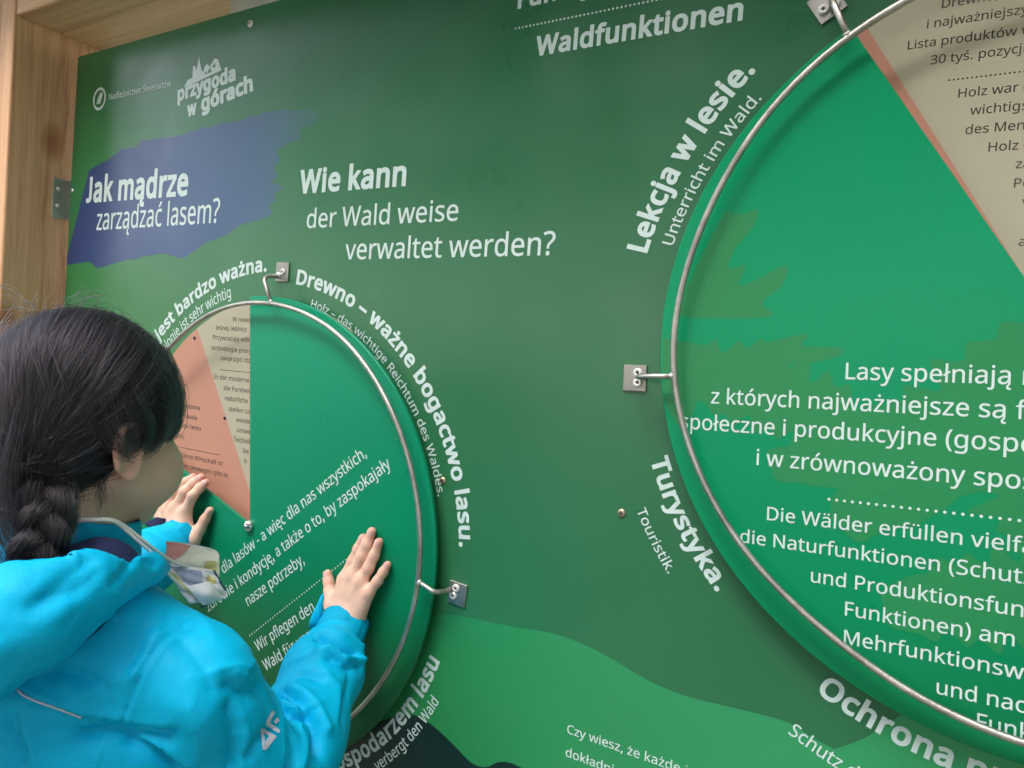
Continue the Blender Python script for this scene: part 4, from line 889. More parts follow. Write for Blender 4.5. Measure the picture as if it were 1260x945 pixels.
clipd = lambda pts: [(a, b_) if math.hypot(a, b_) < 0.3495 else (a * 0.3495 / math.hypot(a, b_), b_ * 0.3495 / math.hypot(a, b_)) for a, b_ in pts]
soft = lambda pts: smooth_line(list(pts) + [pts[0]], 5)[:-1]
sheet('leaf_print', clipd(soft([(a - C2[0], b_ - C2[1]) for a, b_ in LEAFA])), YD + 0.00004, M['olive'], w2)
sheet('leaf_print', clipd(soft([(a - C2[0], b_ - C2[1]) for a, b_ in LEAFB])), YD + 0.00001, M['olive'], w2)
for i, (x, z, L, W, a) in enumerate(((-0.345, -0.03, 0.20, 0.045, -14), (-0.17, -0.19, 0.27, 0.055, 52), (-0.24, -0.13, 0.20, 0.04, 18), (-0.13, -0.25, 0.2, 0.045, 20), (-0.05, -0.02, 0.17, 0.05, -70), (0.02, -0.24, 0.2, 0.05, 80))):
    sheet('leaf_print', clipd(soft(leaf_poly(x, z, L, W, a, 20 + i))), YD - 0.00002 - 0.00002 * i, M['olive'], w2)

# ================================================================== guard rings
def ring_path(tab, c, y, n=140):
    tab = sorted(tab)
    A_ = [a for a, _ in tab]; Q_ = [r_ for _, r_ in tab]
    A3 = [a - 360 for a in A_] + A_ + [a + 360 for a in A_]
    Q3 = Q_ * 3
    th = np.linspace(0, 360, n, endpoint=False)
    r_ = np.interp(th, A3, Q3)
    ker = np.exp(-0.5 * (np.arange(-8, 9) / 3.5) ** 2); ker /= ker.sum()
    r_ = np.convolve(np.concatenate([r_[-8:], r_, r_[:8]]), ker, 'valid')
    return [(q * math.cos(R(a)), y, q * math.sin(R(a))) for a, q in zip(th, r_)], lambda a: float(np.interp(a % 360, th, r_, period=360))
def guard_ring(label, c, tab, arms):
    t = thing('guard_ring', label, 'metal ring', (c[0], 0, c[1]), group='steel rings over the two wheels')
    YR = -0.0351
    path, rad = ring_path(tab, c, YR)
    MB().tube(path, 0.0034, 12, True).build('ring', M['steel'], t, True)
    for ang, px, pz, rot, side in arms:
        r0 = rad(ang)
        jx, jz = r0 * math.cos(R(ang)), r0 * math.sin(R(ang))
        # rod bent from the ring outwards and back down to its plate
        ux, uz = px - jx, pz - jz
        L = math.hypot(ux, uz); ux /= L; uz /= L
        pts = [(jx + ux * 0.001, YR, jz + uz * 0.001)]
        for s_, y_ in ((0.45, YR + 0.0005), (0.72, YR + 0.001), (0.86, YR + 0.004), (0.95, YR + 0.011), (0.99, YR + 0.019), (1.0, -0.003)):
            pts.append((jx + ux * L * s_, y_, jz + uz * L * s_))
        arm = MB().tube(pts, 0.0031, 10).build('arm', M['steel'], t, True)
        bv, bf = [], []
        for i_ in range(7):
            for j_ in range(12):
                th_, ph_ = math.pi * i_ / 6, math.tau * j_ / 12
                rr_ = 0.0043 * (1 + 0.12 * math.sin(3 * ph_ + i_))
                bv.append((jx + ux * 0.0025 + rr_ * math.sin(th_) * math.cos(ph_), YR + rr_ * 0.85 * math.cos(th_), jz + uz * 0.0025 + rr_ * math.sin(th_) * math.sin(ph_)))
        for i_ in range(6):
            for j_ in range(12):
                bf.append((i_ * 12 + j_, i_ * 12 + (j_ + 1) % 12, (i_ + 1) * 12 + (j_ + 1) % 12, (i_ + 1) * 12 + j_))
        MB().add(bv, bf).build('weld_bead', M['zinc'], t, True)
        ca, sa = math.cos(R(rot)), math.sin(R(rot))
        h_ = 0.0135
        ox, oz = px + side[0], pz + side[1]
        v = []
        for y_, s_ in ((-0.0002, 1.0), (-0.0022, 1.0), (-0.0026, 0.975)):
            for a_, b_ in ((-1, -1), (1, -1), (1, 1), (-1, 1)):
                a2, b2 = a_ * h_ * s_, b_ * h_ * 1.08 * s_
                v.append((ox + a2 * ca - b2 * sa, y_, oz + a2 * sa + b2 * ca))
        f = [(q * 4 + i, q * 4 + (i + 1) % 4, q * 4 + 4 + (i + 1) % 4, q * 4 + 4 + i) for q in range(2) for i in range(4)] + [(8, 9, 10, 11)]
        pl = MB().add(v, f).build('plate', M['steel_plate'], t)
        # two screws with washers either side of the rod
        for s_ in (-1, 1):
            wx, wz = ox - side[0] * 0.4 + (-uz) * 0.0055 * s_ , oz - side[1] * 0.4 + ux * 0.0055 * s_
            wa = MB().lathe([(0.0052, -0.0027), (0.0052, -0.0042), (0.0044, -0.0050), (0.0024, -0.0058), (0.0019, -0.0045), (0.0001, -0.0042)], wx, wz, 20).build('screw', M['washer'], pl, True)
            MB().lathe([(0.0016, -0.0049), (0.0001, -0.0049)], wx, wz, 8).build('screw_recess', M['hole'], wa)
    return t
R1 = [(84.4, .3404), (101.7, .3386), (127, .3297), (61.1, .3463), (29.7, .3416), (11.8, .3404), (359.1, .3398), (354, .3363), (341.5, .3330), (327.9, .3240), (314.7, .3227), (290, .322), (250, .326), (200, .328), (160, .328)]
R2 = [(115.9, .3361), (124.2, .3387), (132.2, .3386), (143.7, .3347), (157.3, .3292), (169.7, .3313), (177.1, .3316), (183.3, .3342), (188.1, .334), (198, .329), (210.7, .3258), (221.3, .3237), (230, .3206), (240.4, .3167), (252.1, .3229), (259.3, .3262), (268.1, .3272), (300, .33), (0, .335), (60, .338)]
guard_ring('bent steel guard ring standing off the left wheel, with two screwed plates', C1, R1,
           [(84.2, 0.0095, 0.3835, 0, (0.0065, 0.0075)), (-1.4, 0.368, -0.0185, -4, (0.009, -0.005))])
guard_ring('bent steel guard ring standing off the right wheel, with two screwed plates', C2, R2,
           [(124.2, -0.2095, 0.323, 33, (-0.0065, 0.007)), (188.0, -0.3745, -0.0500, 2, (-0.0095, -0.0015))])

# ================================================================== sculpting tools
def cap(P, a, b, r1, r2=None):
    a = np.asarray(a, float); b = np.asarray(b, float)
    r2 = r1 if r2 is None else r2
    ab = b - a
    t = np.clip(((P - a) @ ab) / max(ab @ ab, 1e-12), 0, 1)
    return np.linalg.norm(P - a - t[:, None] * ab, axis=1) - (r1 + (r2 - r1) * t)

def ell(P, c, s, ax=None):
    q = P - np.asarray(c, float)
    if ax is not None:
        q = q @ np.asarray(ax, float).T
    s = np.asarray(s, float)
    k0 = np.linalg.norm(q / s, axis=1)
    k1 = np.linalg.norm(q / (s * s), axis=1)
    return k0 * (k0 - 1.0) / np.maximum(k1, 1e-9)

def smin(a, b, k):
    h = np.clip(0.5 + 0.5 * (b - a) / k, 0, 1)
    return b + (a - b) * h - k * h * (1 - h)

def smax(a, b, k):
    return -smin(-a, -b, k)

def chain(P, pts, rad, k=0.0):
    d = None
    for i in range(len(pts) - 1):
        e = cap(P, pts[i], pts[i + 1], rad[i], rad[i + 1])
        d = e if d is None else (np.minimum(d, e) if not k else smin(d, e, k))
    return d

def surface(f, lo, hi, h):
    """surface nets over a signed distance function, vertices pulled onto the surface"""
    lo = np.array(lo, float); hi = np.array(hi, float)
    n = np.ceil((hi - lo) / h).astype(int) + 1
    ax = [lo[i] + h * np.arange(n[i]) for i in range(3)]
    # coarse look first, then only the points near the surface
    q4 = 4
    nc = (n + q4 - 1) // q4 + 1
    cx = [lo[i] + h * q4 * np.arange(nc[i]) for i in range(3)]
    G = np.stack(np.meshgrid(*cx, indexing='ij'), -1).reshape(-1, 3)
    Fc = f(G).reshape(nc)
    near = [np.minimum((np.arange(n[i]) + q4 // 2) // q4, nc[i] - 1) for i in range(3)]
    F = Fc[np.ix_(*near)].copy()
    I = np.stack(np.nonzero(np.abs(F) < h * q4 * 1.9), 1)
    F[I[:, 0], I[:, 1], I[:, 2]] = np.concatenate([f(lo + h * I[a:a + 400000]) for a in range(0, len(I), 400000)])
    S = F < 0
    cnt = np.zeros(n - 1); pos = np.zeros((*(n - 1), 3))
    corner = [(a, b, c) for a in (0, 1) for b in (0, 1) for c in (0, 1)]
    sl = lambda o: tuple(slice(o[i], n[i] - 1 + o[i]) for i in range(3))
    for c1 in corner:
        for d in range(3):
            if c1[d]:
                continue
            c2 = list(c1); c2[d] = 1
            A, B = F[sl(c1)], F[sl(c2)]
            x = (A < 0) != (B < 0)
            t = np.where(x, A / np.where(x, A - B, 1), 0)
            cnt += x
            for q in range(3):
                pos[..., q] += np.where(x, c1[q] + (t if q == d else 0), 0)
    act = cnt > 0
    idx = -np.ones(n - 1, int)
    idx[act] = np.arange(act.sum())
    base = np.stack(np.nonzero(act), 1)
    V = lo + h * (base + pos[act] / cnt[act][:, None])
    faces = []
    for d in range(3):
        e, g = (d + 1) % 3, (d + 2) % 3
        A = S[tuple(slice(0, n[i] - 1) if i == d else slice(1, n[i] - 1) for i in range(3))]
        B = S[tuple(slice(1, n[i]) if i == d else slice(1, n[i] - 1) for i in range(3))]
        X = np.stack(np.nonzero(A != B), 1)
        if not len(X):
            continue
        inside = A[A != B]
        cell = X.copy()
        cell[:, e] += 1; cell[:, g] += 1
        def at_(de, dg):
            c = cell.copy(); c[:, e] += de; c[:, g] += dg
            return idx[c[:, 0], c[:, 1], c[:, 2]]
        q = np.stack([at_(-1, -1), at_(0, -1), at_(0, 0), at_(-1, 0)], 1)
        q[~inside] = q[~inside][:, ::-1]
        faces.append(q)
    Q = np.concatenate(faces)
    for _ in range(3):
        e = h * 0.2
        g = np.stack([f(V + np.eye(3)[i] * e) - f(V - np.eye(3)[i] * e) for i in range(3)], 1) / (2 * e)
        L = np.maximum(np.linalg.norm(g, axis=1, keepdims=True), 0.2)
        V = V - np.clip(f(V)[:, None] / L, -h, h) * g / L * 0.8
    return V, Q

def normals(V, Q):
    nrm = np.zeros_like(V)
    fn = np.cross(V[Q[:, 2]] - V[Q[:, 0]], V[Q[:, 3]] - V[Q[:, 1]])
    for k in range(4):
        np.add.at(nrm, Q[:, k], fn)
    return nrm / np.maximum(np.linalg.norm(nrm, axis=1, keepdims=True), 1e-12)

def relax(V, Q, n=1, w=0.5):
    for _ in range(n):
        s_ = np.zeros_like(V); c = np.zeros(len(V))
        for k in range(4):
            for l in ((k + 1) % 4, (k + 3) % 4):
                np.add.at(s_, Q[:, k], V[Q[:, l]]); np.add.at(c, Q[:, k], 1)
        V = V * (1 - w) + w * s_ / np.maximum(c, 1)[:, None]
    return V

def mesh_np(name, V, Q, mat, parent, smooth=True, **kw):
    me = bpy.data.meshes.new(name)
    me.from_pydata(V.tolist(), [], Q.tolist())
    me.materials.append(mat)
    me.polygons.foreach_set('use_smooth', [smooth] * len(me.polygons))
    me.update()
    o = bpy.data.objects.new(name, me)
    COL.objects.link(o)
    o.parent = parent
    tag(o, **kw)
    return o

def ridged(P, seed, lam, amp, n=14, stretch=(1, 1, 1)):
    rg = np.random.default_rng(seed)
    out = np.zeros(len(P))
    Pw = P * np.array(stretch)
    w1 = rg.normal(size=(3, 3)) * 6
    Pw = Pw + 0.012 * np.sin(Pw @ w1 + rg.uniform(0, 6, 3))
    for i in range(n):
        d = rg.normal(size=3); d /= np.linalg.norm(d)
        k = math.tau / (lam * rg.uniform(0.6, 1.6))
        x = Pw @ d * k + rg.uniform(0, math.tau)
        out += (1 - np.abs(np.sin(x * 0.5))) ** 2 * 2 - 0.6
    return out * amp / math.sqrt(n)

def crumple(V, seed, cells, amp, w, stretch=(1, 1, 1), patch=0.12):
    """a net of sharp, broken crease lines as in thin shell cloth"""
    rg = np.random.default_rng(seed)
    W = V * np.array(stretch)
    W = W + 0.010 * np.sin(W @ (rg.normal(size=(3, 3)) * 22) + rg.uniform(0, 6, 3))
    S = W[rg.choice(len(W), cells, replace=False)]
    sgn = rg.normal(0, 1, cells)
    out = np.empty(len(V))
    for a in range(0, len(V), 20000):
        D = np.linalg.norm(W[a:a + 20000, None] - S[None], axis=2)
        o = np.argpartition(D, 1, axis=1)[:, :2]
        d0 = np.take_along_axis(D, o, 1)
        gap = np.abs(d0[:, 1] - d0[:, 0])
        pair = np.sin(sgn[o[:, 0]] * 7 + sgn[o[:, 1]] * 7)
        out[a:a + 20000] = pair * np.exp(-(gap / w) ** 1.15)
    low = 0.5 + 0.5 * np.sin(V @ (rg.normal(size=3) / patch * 3) + 1) * np.sin(V @ (rg.normal(size=3) / patch * 3))
    return out * amp * np.clip(low * 1.4 - 0.2, 0, 1)

def polydist(P, pts):
    d = np.full(len(P), 1e9)
    for i in range(len(pts) - 1):
        d = np.minimum(d, cap(P, pts[i], pts[i + 1], 0.0))
    return d

CM = np.array(cam.matrix_world)[:3, :3]; CP = np.array(cam.matrix_world)[:3, 3]
def pt(px, py, D):
    """the world point that stands D metres in front of the viewpoint in the direction of (px, py)"""
    return CP + D * (CM[:, 0] * (px - 630) / 867.99 - CM[:, 1] * (py - 472.5) / 867.99 - CM[:, 2])
def on_disc(px, py, h):
    d = pt(px, py, 1.0) - CP
    return CP + d * ((-0.0192 - h - CP[1]) / d[1])

# ================================================================== the child
def skin_mat(name):
    m, nt, b = new_mat(name)
    at_ = N(nt, 'ShaderNodeAttribute', attribute_name='flush')
    tc = N(nt, 'ShaderNodeTexCoord')
    no = N(nt, 'ShaderNodeTexNoise', Scale=55.0, Detail=5.0)
    nt.links.new(tc.outputs['Object'], no.inputs['Vector'])
    mx = N(nt, 'ShaderNodeMixRGB')
    mx.inputs[1].default_value = srgb(226, 186, 164); mx.inputs[2].default_value = srgb(216, 146, 130)
    nt.links.new(at_.outputs['Fac'], mx.inputs[0])
    m2 = N(nt, 'ShaderNodeMixRGB', blend_type='MULTIPLY'); m2.inputs[0].default_value = 1
    rp = N(nt, 'ShaderNodeValToRGB')
    rp.color_ramp.elements[0].position, rp.color_ramp.elements[0].color = 0.3, (0.95, 0.93, 0.92, 1)
    rp.color_ramp.elements[1].position, rp.color_ramp.elements[1].color = 0.7, (1.03, 1.02, 1.01, 1)
    nt.links.new(no.outputs['Fac'], rp.inputs[0]); nt.links.new(mx.outputs[0], m2.inputs[1]); nt.links.new(rp.outputs[0], m2.inputs[2])
    nt.links.new(m2.outputs[0], b.inputs['Base Color'])
    b.inputs['Roughness'].default_value = 0.5
    b.inputs['Subsurface Weight'].default_value = 0.12
    b.inputs['Subsurface Radius'].default_value = (1.0, 0.35, 0.2)
    b.inputs['Subsurface Scale'].default_value = 0.006
    n2 = N(nt, 'ShaderNodeTexVoronoi', Scale=650.0)
    nt.links.new(tc.outputs['Object'], n2.inputs['Vector'])
    bm = N(nt, 'ShaderNodeBump', Strength=0.25, Distance=0.0004)
    nt.links.new(n2.outputs['Distance'], bm.inputs['Height']); nt.links.new(bm.outputs[0], b.inputs['Normal'])
    return m
M['skin'] = skin_mat('skin')
M['nail'] = flat_mat('fingernail', srgb(226, 176, 168), 0.3, vary=0.03)

def cloth_mat(name, col, rough=0.55):
    m, nt, b = new_mat(name)
    tc = N(nt, 'ShaderNodeTexCoord')
    no = N(nt, 'ShaderNodeTexNoise', Scale=7.0, Detail=4.0)
    nt.links.new(tc.outputs['Object'], no.inputs['Vector'])
    rp = N(nt, 'ShaderNodeValToRGB')
    c = np.array(col[:3])
    rp.color_ramp.elements[0].position, rp.color_ramp.elements[0].color = 0.3, (*(c * 0.9), 1)
    rp.color_ramp.elements[1].position, rp.color_ramp.elements[1].color = 0.7, (*(c * 1.08), 1)
    nt.links.new(no.outputs['Fac'], rp.inputs[0]); nt.links.new(rp.outputs[0], b.inputs['Base Color'])
    b.inputs['Roughness'].default_value = rough
    b.inputs['Specular IOR Level'].default_value = 0.16
    wv = N(nt, 'ShaderNodeTexNoise', Scale=700.0, Detail=2.0)
    n3 = N(nt, 'ShaderNodeTexNoise', Scale=38.0, Detail=3.0, Roughness=0.55)
    nt.links.new(tc.outputs['Object'], wv.inputs['Vector']); nt.links.new(tc.outputs['Object'], n3.inputs['Vector'])
    cr = N(nt, 'ShaderNodeTexNoise', Scale=6.5, Detail=2.0, Distortion=0.5)
    nt.links.new(tc.outputs['Object'], cr.inputs['Vector'])
    ab = N(nt, 'ShaderNodeMath', operation='SUBTRACT'); ab.inputs[1].default_value = 0.5
    a2 = N(nt, 'ShaderNodeMath', operation='ABSOLUTE')
    a3 = N(nt, 'ShaderNodeMath', operation='POWER'); a3.inputs[1].default_value = 0.6
    nt.links.new(cr.outputs['Fac'], ab.inputs[0]); nt.links.new(ab.outputs[0], a2.inputs[0]); nt.links.new(a2.outputs[0], a3.inputs[0])
    b0 = N(nt, 'ShaderNodeBump', Strength=0.18, Distance=0.01)
    nt.links.new(a3.outputs[0], b0.inputs['Height'])
    b1 = N(nt, 'ShaderNodeBump', Strength=0.6, Distance=0.0005)
    nt.links.new(b0.outputs[0], b1.inputs['Normal'])
    b2 = N(nt, 'ShaderNodeBump', Strength=0.25, Distance=0.003)
    nt.links.new(wv.outputs['Fac'], b1.inputs['Height']); nt.links.new(n3.outputs['Fac'], b2.inputs['Height'])
    nt.links.new(b1.outputs[0], b2.inputs['Normal']); nt.links.new(b2.outputs[0], b.inputs['Normal'])
    return m
M['jacket'] = cloth_mat('cyan_shell_fabric', (0.0, 0.46, 0.76))
M['cuff'] = cloth_mat('cuff_fabric', (0.0, 0.36, 0.60))
M['navy'] = cloth_mat('navy_lining', (0.020, 0.026, 0.075), 0.75)
M['trousers'] = cloth_mat('dark_trousers', (0.03, 0.035, 0.06), 0.8)
M['shoe'] = cloth_mat('dark_shoe', (0.05, 0.05, 0.06), 0.6)
M['reflective'] = flat_mat('pale_reflective_print', srgb(206, 206, 222), 0.5, vary=0.02)
M['cord'] = flat_mat('white_elastic', srgb(226, 224, 220), 0.8, bump=0.4, scale=1500, vary=0.05)

child = thing('person', 'child in bright cyan jacket with dark braided hair pressing both palms on the left wheel', 'person', (0.16, -0.37, GZ))
def local(V):
    return V - np.array([0.16, -0.37, GZ])

AZ, PI_, RO = R(103), R(-12), R(2)
HF = np.array([math.cos(AZ) * math.cos(PI_), math.sin(AZ) * math.cos(PI_), math.sin(PI_)])
HR = np.cross(HF, [0, 0, 1]); HR /= np.linalg.norm(HR)
HU = np.cross(HR, HF)
HR, HU = math.cos(RO) * HR + math.sin(RO) * HU, math.cos(RO) * HU - math.sin(RO) * HR
HC = np.array([0.152, -0.355, 0.201])
HA = np.stack([HR, HF, HU])
def HW(a, b, c): return HC + a * HR + b * HF + c * HU
NB = np.array([0.150, -0.372, 0.060])         # base of the neck
RS, RE = pt(240, 846, 0.672), pt(334, 990, 0.735)
LS, LE = np.array([0.005, -0.400, -0.035]), np.array([-0.105, -0.235, -0.135])
LW = on_disc(221, 661, 0.026)
RW = on_disc(424, 764, 0.022)

def ear_sdf(q, s):
    q = q * np.array([s, 1, 1])
    c = np.array([0.0705, -0.014, -0.040])
    e = q - c
    th = R(-14)
    e = np.stack([e[:, 0], e[:, 1] * math.cos(th) - e[:, 2] * math.sin(th), e[:, 1] * math.sin(th) + e[:, 2] * math.cos(th)], 1)
    e = e + np.stack([e[:, 1] * 0.12, 0 * e[:, 1], 0 * e[:, 1]], 1)      # flares away from the head at the back
    plate = ell(e, (0, 0, 0), (0.0042, 0.0165, 0.027))
    hel = []
    for a in np.linspace(R(-75), R(215), 13):
        hel.append((0.0035, 0.0155 * -math.cos(a - math.pi / 2) * 1.0 if False else -0.0155 * math.sin(a - math.pi / 2) * 1.0, 0.0255 * math.cos(a - math.pi / 2)))
    rim = chain(e, hel, [0.0034] * 13)
    lobe = cap(e, (0.001, 0.002, -0.024), (0.001, 0.006, -0.022), 0.0062)
    conc = ell(e, (0.0065, 0.003, -0.002), (0.0065, 0.0085, 0.013))
    trag = cap(e, (0.002, 0.0135, -0.004), (0.002, 0.0125, -0.010), 0.0035)
    d = smin(smin(plate, rim, 0.003), lobe, 0.004)
    d = smax(d, -conc, 0.003)
    return smin(d, trag, 0.003)

def head_sdf(P):
    q = (P - HC) @ HA.T
    d = ell(q, (0, -0.006, 0.010), (0.068, 0.084, 0.080))
    d = smin(d, ell(q, (0, 0.040, -0.048), (0.053, 0.050, 0.056)), 0.03)
    for s in (-1, 1):
        d = smin(d, ell(q, (s * 0.038, 0.056, -0.056), (0.029, 0.034, 0.036)), 0.016)
        d = smin(d, cap(q, (s * 0.047, 0.006, -0.068), (s * 0.014, 0.072, -0.094), 0.015, 0.018), 0.022)
    d = smin(d, cap(q, (0, 0.066, -0.092), (0, 0.072, -0.098), 0.018), 0.016)
    for s in (-1, 1):
        d = smax(d, -ell(q, (s * 0.029, 0.094, -0.008), (0.015, 0.010, 0.009)), 0.012)
        d = smin(d, ell(q, (s * 0.029, 0.079, -0.010), (0.011, 0.008, 0.008)), 0.003)
    d = smin(d, cap(q, (0, 0.086, -0.006), (0, 0.100, -0.034), 0.006, 0.009), 0.010)
    for s in (-1, 1):
        d = smin(d, cap(q, (s * 0.008, 0.092, -0.038), (s * 0.009, 0.091, -0.038), 0.006), 0.006)
    d = smin(d, chain(q, [(-0.018, 0.084, -0.066), (0, 0.093, -0.062), (0.018, 0.084, -0.066)], [0.003, 0.005, 0.003]), 0.006)
    d = smin(d, chain(q, [(-0.015, 0.083, -0.071), (0, 0.091, -0.073), (0.015, 0.083, -0.071)], [0.003, 0.0055, 0.003]), 0.004)
    for s in (-1, 1):
        d = smin(d, ear_sdf(q, s), 0.006)
    return d

def finger(P, pts, rad):
    return chain(P, pts, rad, 0.004)

def hand_sdf(P, fingers, thumb, wrist, palm, elbow):
    d = None
    for pts in fingers:
        e = finger(P, pts[0], pts[1])
        d = e if d is None else smin(d, e, 0.0022)
    m_ = None
    for a, b, r1, r2 in palm:
        e = cap(P, a, b, r1, r2)
        m_ = e if m_ is None else smin(m_, e, 0.012)
    d = smin(d, m_, 0.006)
    d = smin(d, finger(P, thumb[0], thumb[1]), 0.007)
    fore = wrist + (elbow - wrist) * 0.45
    d = smin(d, cap(P, wrist, fore, 0.0205, 0.026), 0.016)
    return d

def build_hand(F_px, T_px, wrist, elbow, hs, rs, spread):
    rs = [r_ * 1.10 for r_ in rs]
    """F_px: per finger the pixel places of knuckle, middle joint, end joint, tip"""
    fingers, palm, flush, nails = [], [], [], []
    for (pts, rr) in zip(F_px, rs):
        W = [on_disc(x, y, h) for (x, y), h in zip(pts, hs)]
        fingers.append((W, [rr * 1.16, rr * 1.05, rr * 0.96, rr * 0.82]))
        flush += [W[1], W[3], W[3], W[0]]
        palm.append((W[0], None, rr * 1.35, None))
        nails.append((W[2], W[3], rr * 0.82))
    ax = (wrist - np.mean([f_[0][0] for f_ in fingers], 0)); ax /= np.linalg.norm(ax)
    side = fingers[-1][0][0] - fingers[0][0][0]; side /= np.linalg.norm(side)
    pl = []
    for i, (a, _, r1, _) in enumerate(palm):
        t = (i / 3 - 0.5) * spread
        pl.append((a, wrist + side * t - ax * 0.006, r1, 0.0140))
    T = [on_disc(x, y, h) for x, y, h in T_px]
    tr = [0.0125, 0.0088, 0.0074, 0.0058]
    pl.append((T[0], wrist - side * spread * 0.45, 0.012, 0.0125))
    nails.append((T[2], T[3], 0.0062))
    flush += [T[2], T[3]]
    f = lambda P: hand_sdf(P, fingers, (T, tr), wrist, pl, elbow)
    allp = np.array([q for f_ in fingers for q in f_[0]] + T + [wrist, wrist + (elbow - wrist) * 0.45])
    V, Q = surface(f, allp.min(0) - 0.032, allp.max(0) + 0.032, 0.00115)
    # creases over the knuckles and a faint web of lines on the back of the hand
    NV = normals(V, Q)
    dd = 0.00009 * (ridged(V, 77, 0.006, 1.0, 10) - 0.2)
    for W_, _r in fingers:
        for j_, k_, am in ((1, 3, 0.00055), (2, 2, 0.00035)):
            ax_ = W_[j_ + 1] - W_[j_ - 1]; ax_ /= np.linalg.norm(ax_)
            rel = V - W_[j_]
            al = rel @ ax_
            ra = np.linalg.norm(rel - al[:, None] * ax_, axis=1)
            back = np.clip(NV[:, 1] * -1.4, 0, 1) * np.exp(-(ra / 0.009) ** 4)
            for o_ in (np.arange(k_) - (k_ - 1) / 2) * 0.0021:
                dd -= am * np.exp(-((al - o_) / 0.00055) ** 2) * back
            dd += 0.0005 * np.exp(-(np.linalg.norm(rel, axis=1) / 0.0075) ** 2)
        tend = polydist(V, [W_[0], W_[0] + (wrist - W_[0]) * 0.8])
        dd += 0.0005 * np.exp(-(np.maximum(tend - _r[0] * 1.2, 0) / 0.0016) ** 2) * np.exp(-(polydist(V, [W_[0] + np.array([0, -0.012, 0]), W_[0] + (wrist - W_[0]) * 0.7 + np.array([0, -0.014, 0])]) / 0.0035) ** 2)
    V = V + NV * dd[:, None]
    V[:, 1] = np.minimum(V[:, 1], -0.0196)
    return V, Q, flush, nails

RH = [([(423.5, 713), (434.5, 690), (441, 675), (446.5, 662)], 0.0064),
      ([(434, 708), (445.5, 685), (452, 669), (457.5, 654)], 0.0067),
      ([(444, 716), (453.5, 699), (460.5, 683), (466.3, 667)], 0.0065),
      ([(453, 730), (464.5, 715), (471.5, 704), (476.8, 695)], 0.0057)]
hsR = [0.0155, 0.0115, 0.0085, 0.0068]
VR, QR, flR, naR = build_hand([a for a, _ in RH], [(411, 744, 0.016), (406.5, 728, 0.012), (404.5, 716, 0.010), (403.2, 706, 0.009)], RW, RE, hsR, [b for _, b in RH], 0.030)
LH = [([(228, 629), (237, 610), (246, 600), (253, 594)], 0.0068),
      ([(217, 625), (227, 604.5), (238, 594), (247.5, 587.5)], 0.0070),
      ([(207, 626), (215, 605), (226, 594), (238, 587)], 0.0067),
      ([(197.5, 634), (200, 619), (210, 607), (220, 599)], 0.0060)]
hsL = [0.024, 0.022, 0.012, 0.0072]
VL, QL, flL, naL = build_hand([a for a, _ in LH], [(236, 664, 0.024), (245, 652, 0.016), (252, 639, 0.011), (258.5, 628, 0.008)], LW, LE, hsL, [b for _, b in LH], 0.030)

def body_sdf(P):
    d = head_sdf(P)
    d = smin(d, cap(P, HW(0, -0.022, -0.055), NB, 0.044, 0.047), 0.022)
    d = smin(d, cap(P, NB, NB + (0.0, -0.02, -0.06), 0.05, 0.07), 0.03)
    d = smin(d, cap(P, NB + (0, -0.02, -0.08), RS, 0.05, 0.036), 0.03)
    d = smin(d, cap(P, NB + (0, -0.02, -0.08), LS, 0.05, 0.036), 0.03)
    d = smin(d, ell(P, (0.150, -0.385, -0.16), (0.125, 0.075, 0.19)), 0.04)
    for s_, e_, w_ in ((RS, RE, RW), (LS, LE, LW)):
        d = smin(d, cap(P, s_, e_, 0.036, 0.029), 0.02)
        d = smin(d, cap(P, e_, e_ + (w_ - e_) * 0.75, 0.029, 0.022), 0.01)
    return d
VB, QB = surface(body_sdf, (-0.20, -0.52, -0.42), (0.44, -0.03, 0.33), 0.0032)
k1, k2 = len(VB), len(VB) + len(VR)
V = np.concatenate([VB, VR, VL]); Q = np.concatenate([QB, QR + k1, QL + k2])
body = mesh_np('body', local(V), Q, M['skin'], child)
fl = np.zeros(len(V))
for q in flR + flL:
    fl[k1:] += 0.55 * np.exp(-(np.linalg.norm(V[k1:] - q, axis=1) / 0.008) ** 2)
ec = HW(0.072, -0.014, -0.04)
fl[:k1] += 0.5 * np.exp(-(np.linalg.norm(V[:k1] - ec, axis=1) / 0.03) ** 2)
fl[:k1] += 0.35 * np.exp(-(np.linalg.norm(V[:k1] - HW(0.045, 0.075, -0.05), axis=1) / 0.03) ** 2)
fl[:k1] += 0.8 * np.exp(-(np.linalg.norm(V[:k1] - HW(0, 0.095, -0.068), axis=1) / 0.012) ** 2)
at_ = body.data.attributes.new('flush', 'FLOAT', 'POINT')
at_.data.foreach_set('value', np.clip(fl, 0, 1))
# finger nails, a thin curved plate on each end joint
for a, b, r_ in naR + naL:
    ax = (b - a) / np.linalg.norm(b - a)
    up = np.array([0, -1.0, 0]); up = up - ax * (up @ ax); up /= np.linalg.norm(up)
    sd = np.cross(ax, up)
    v, f = [], []
    for i in range(6):
        for j in range(7):
            u_ = (i / 5 - 0.5) * 0.0088 + 0.0012
            an = (j / 6 - 0.5) * 1.5
            w_ = 1 - 0.35 * abs(i / 5 - 0.5) ** 2 * 4
            rr = r_ + 0.0004 - 0.0011 * max(0, (i - 3) / 2)
            p_ = b - ax * 0.0015 + ax * u_ + (up * math.cos(an * w_) + sd * math.sin(an * w_)) * rr
            v.append(local(p_))
    for i in range(5):
        for j in range(6):
            f.append((i * 7 + j, i * 7 + j + 1, (i + 1) * 7 + j + 1, (i + 1) * 7 + j))
    link('fingernail', v, f, M['nail'], child, True)
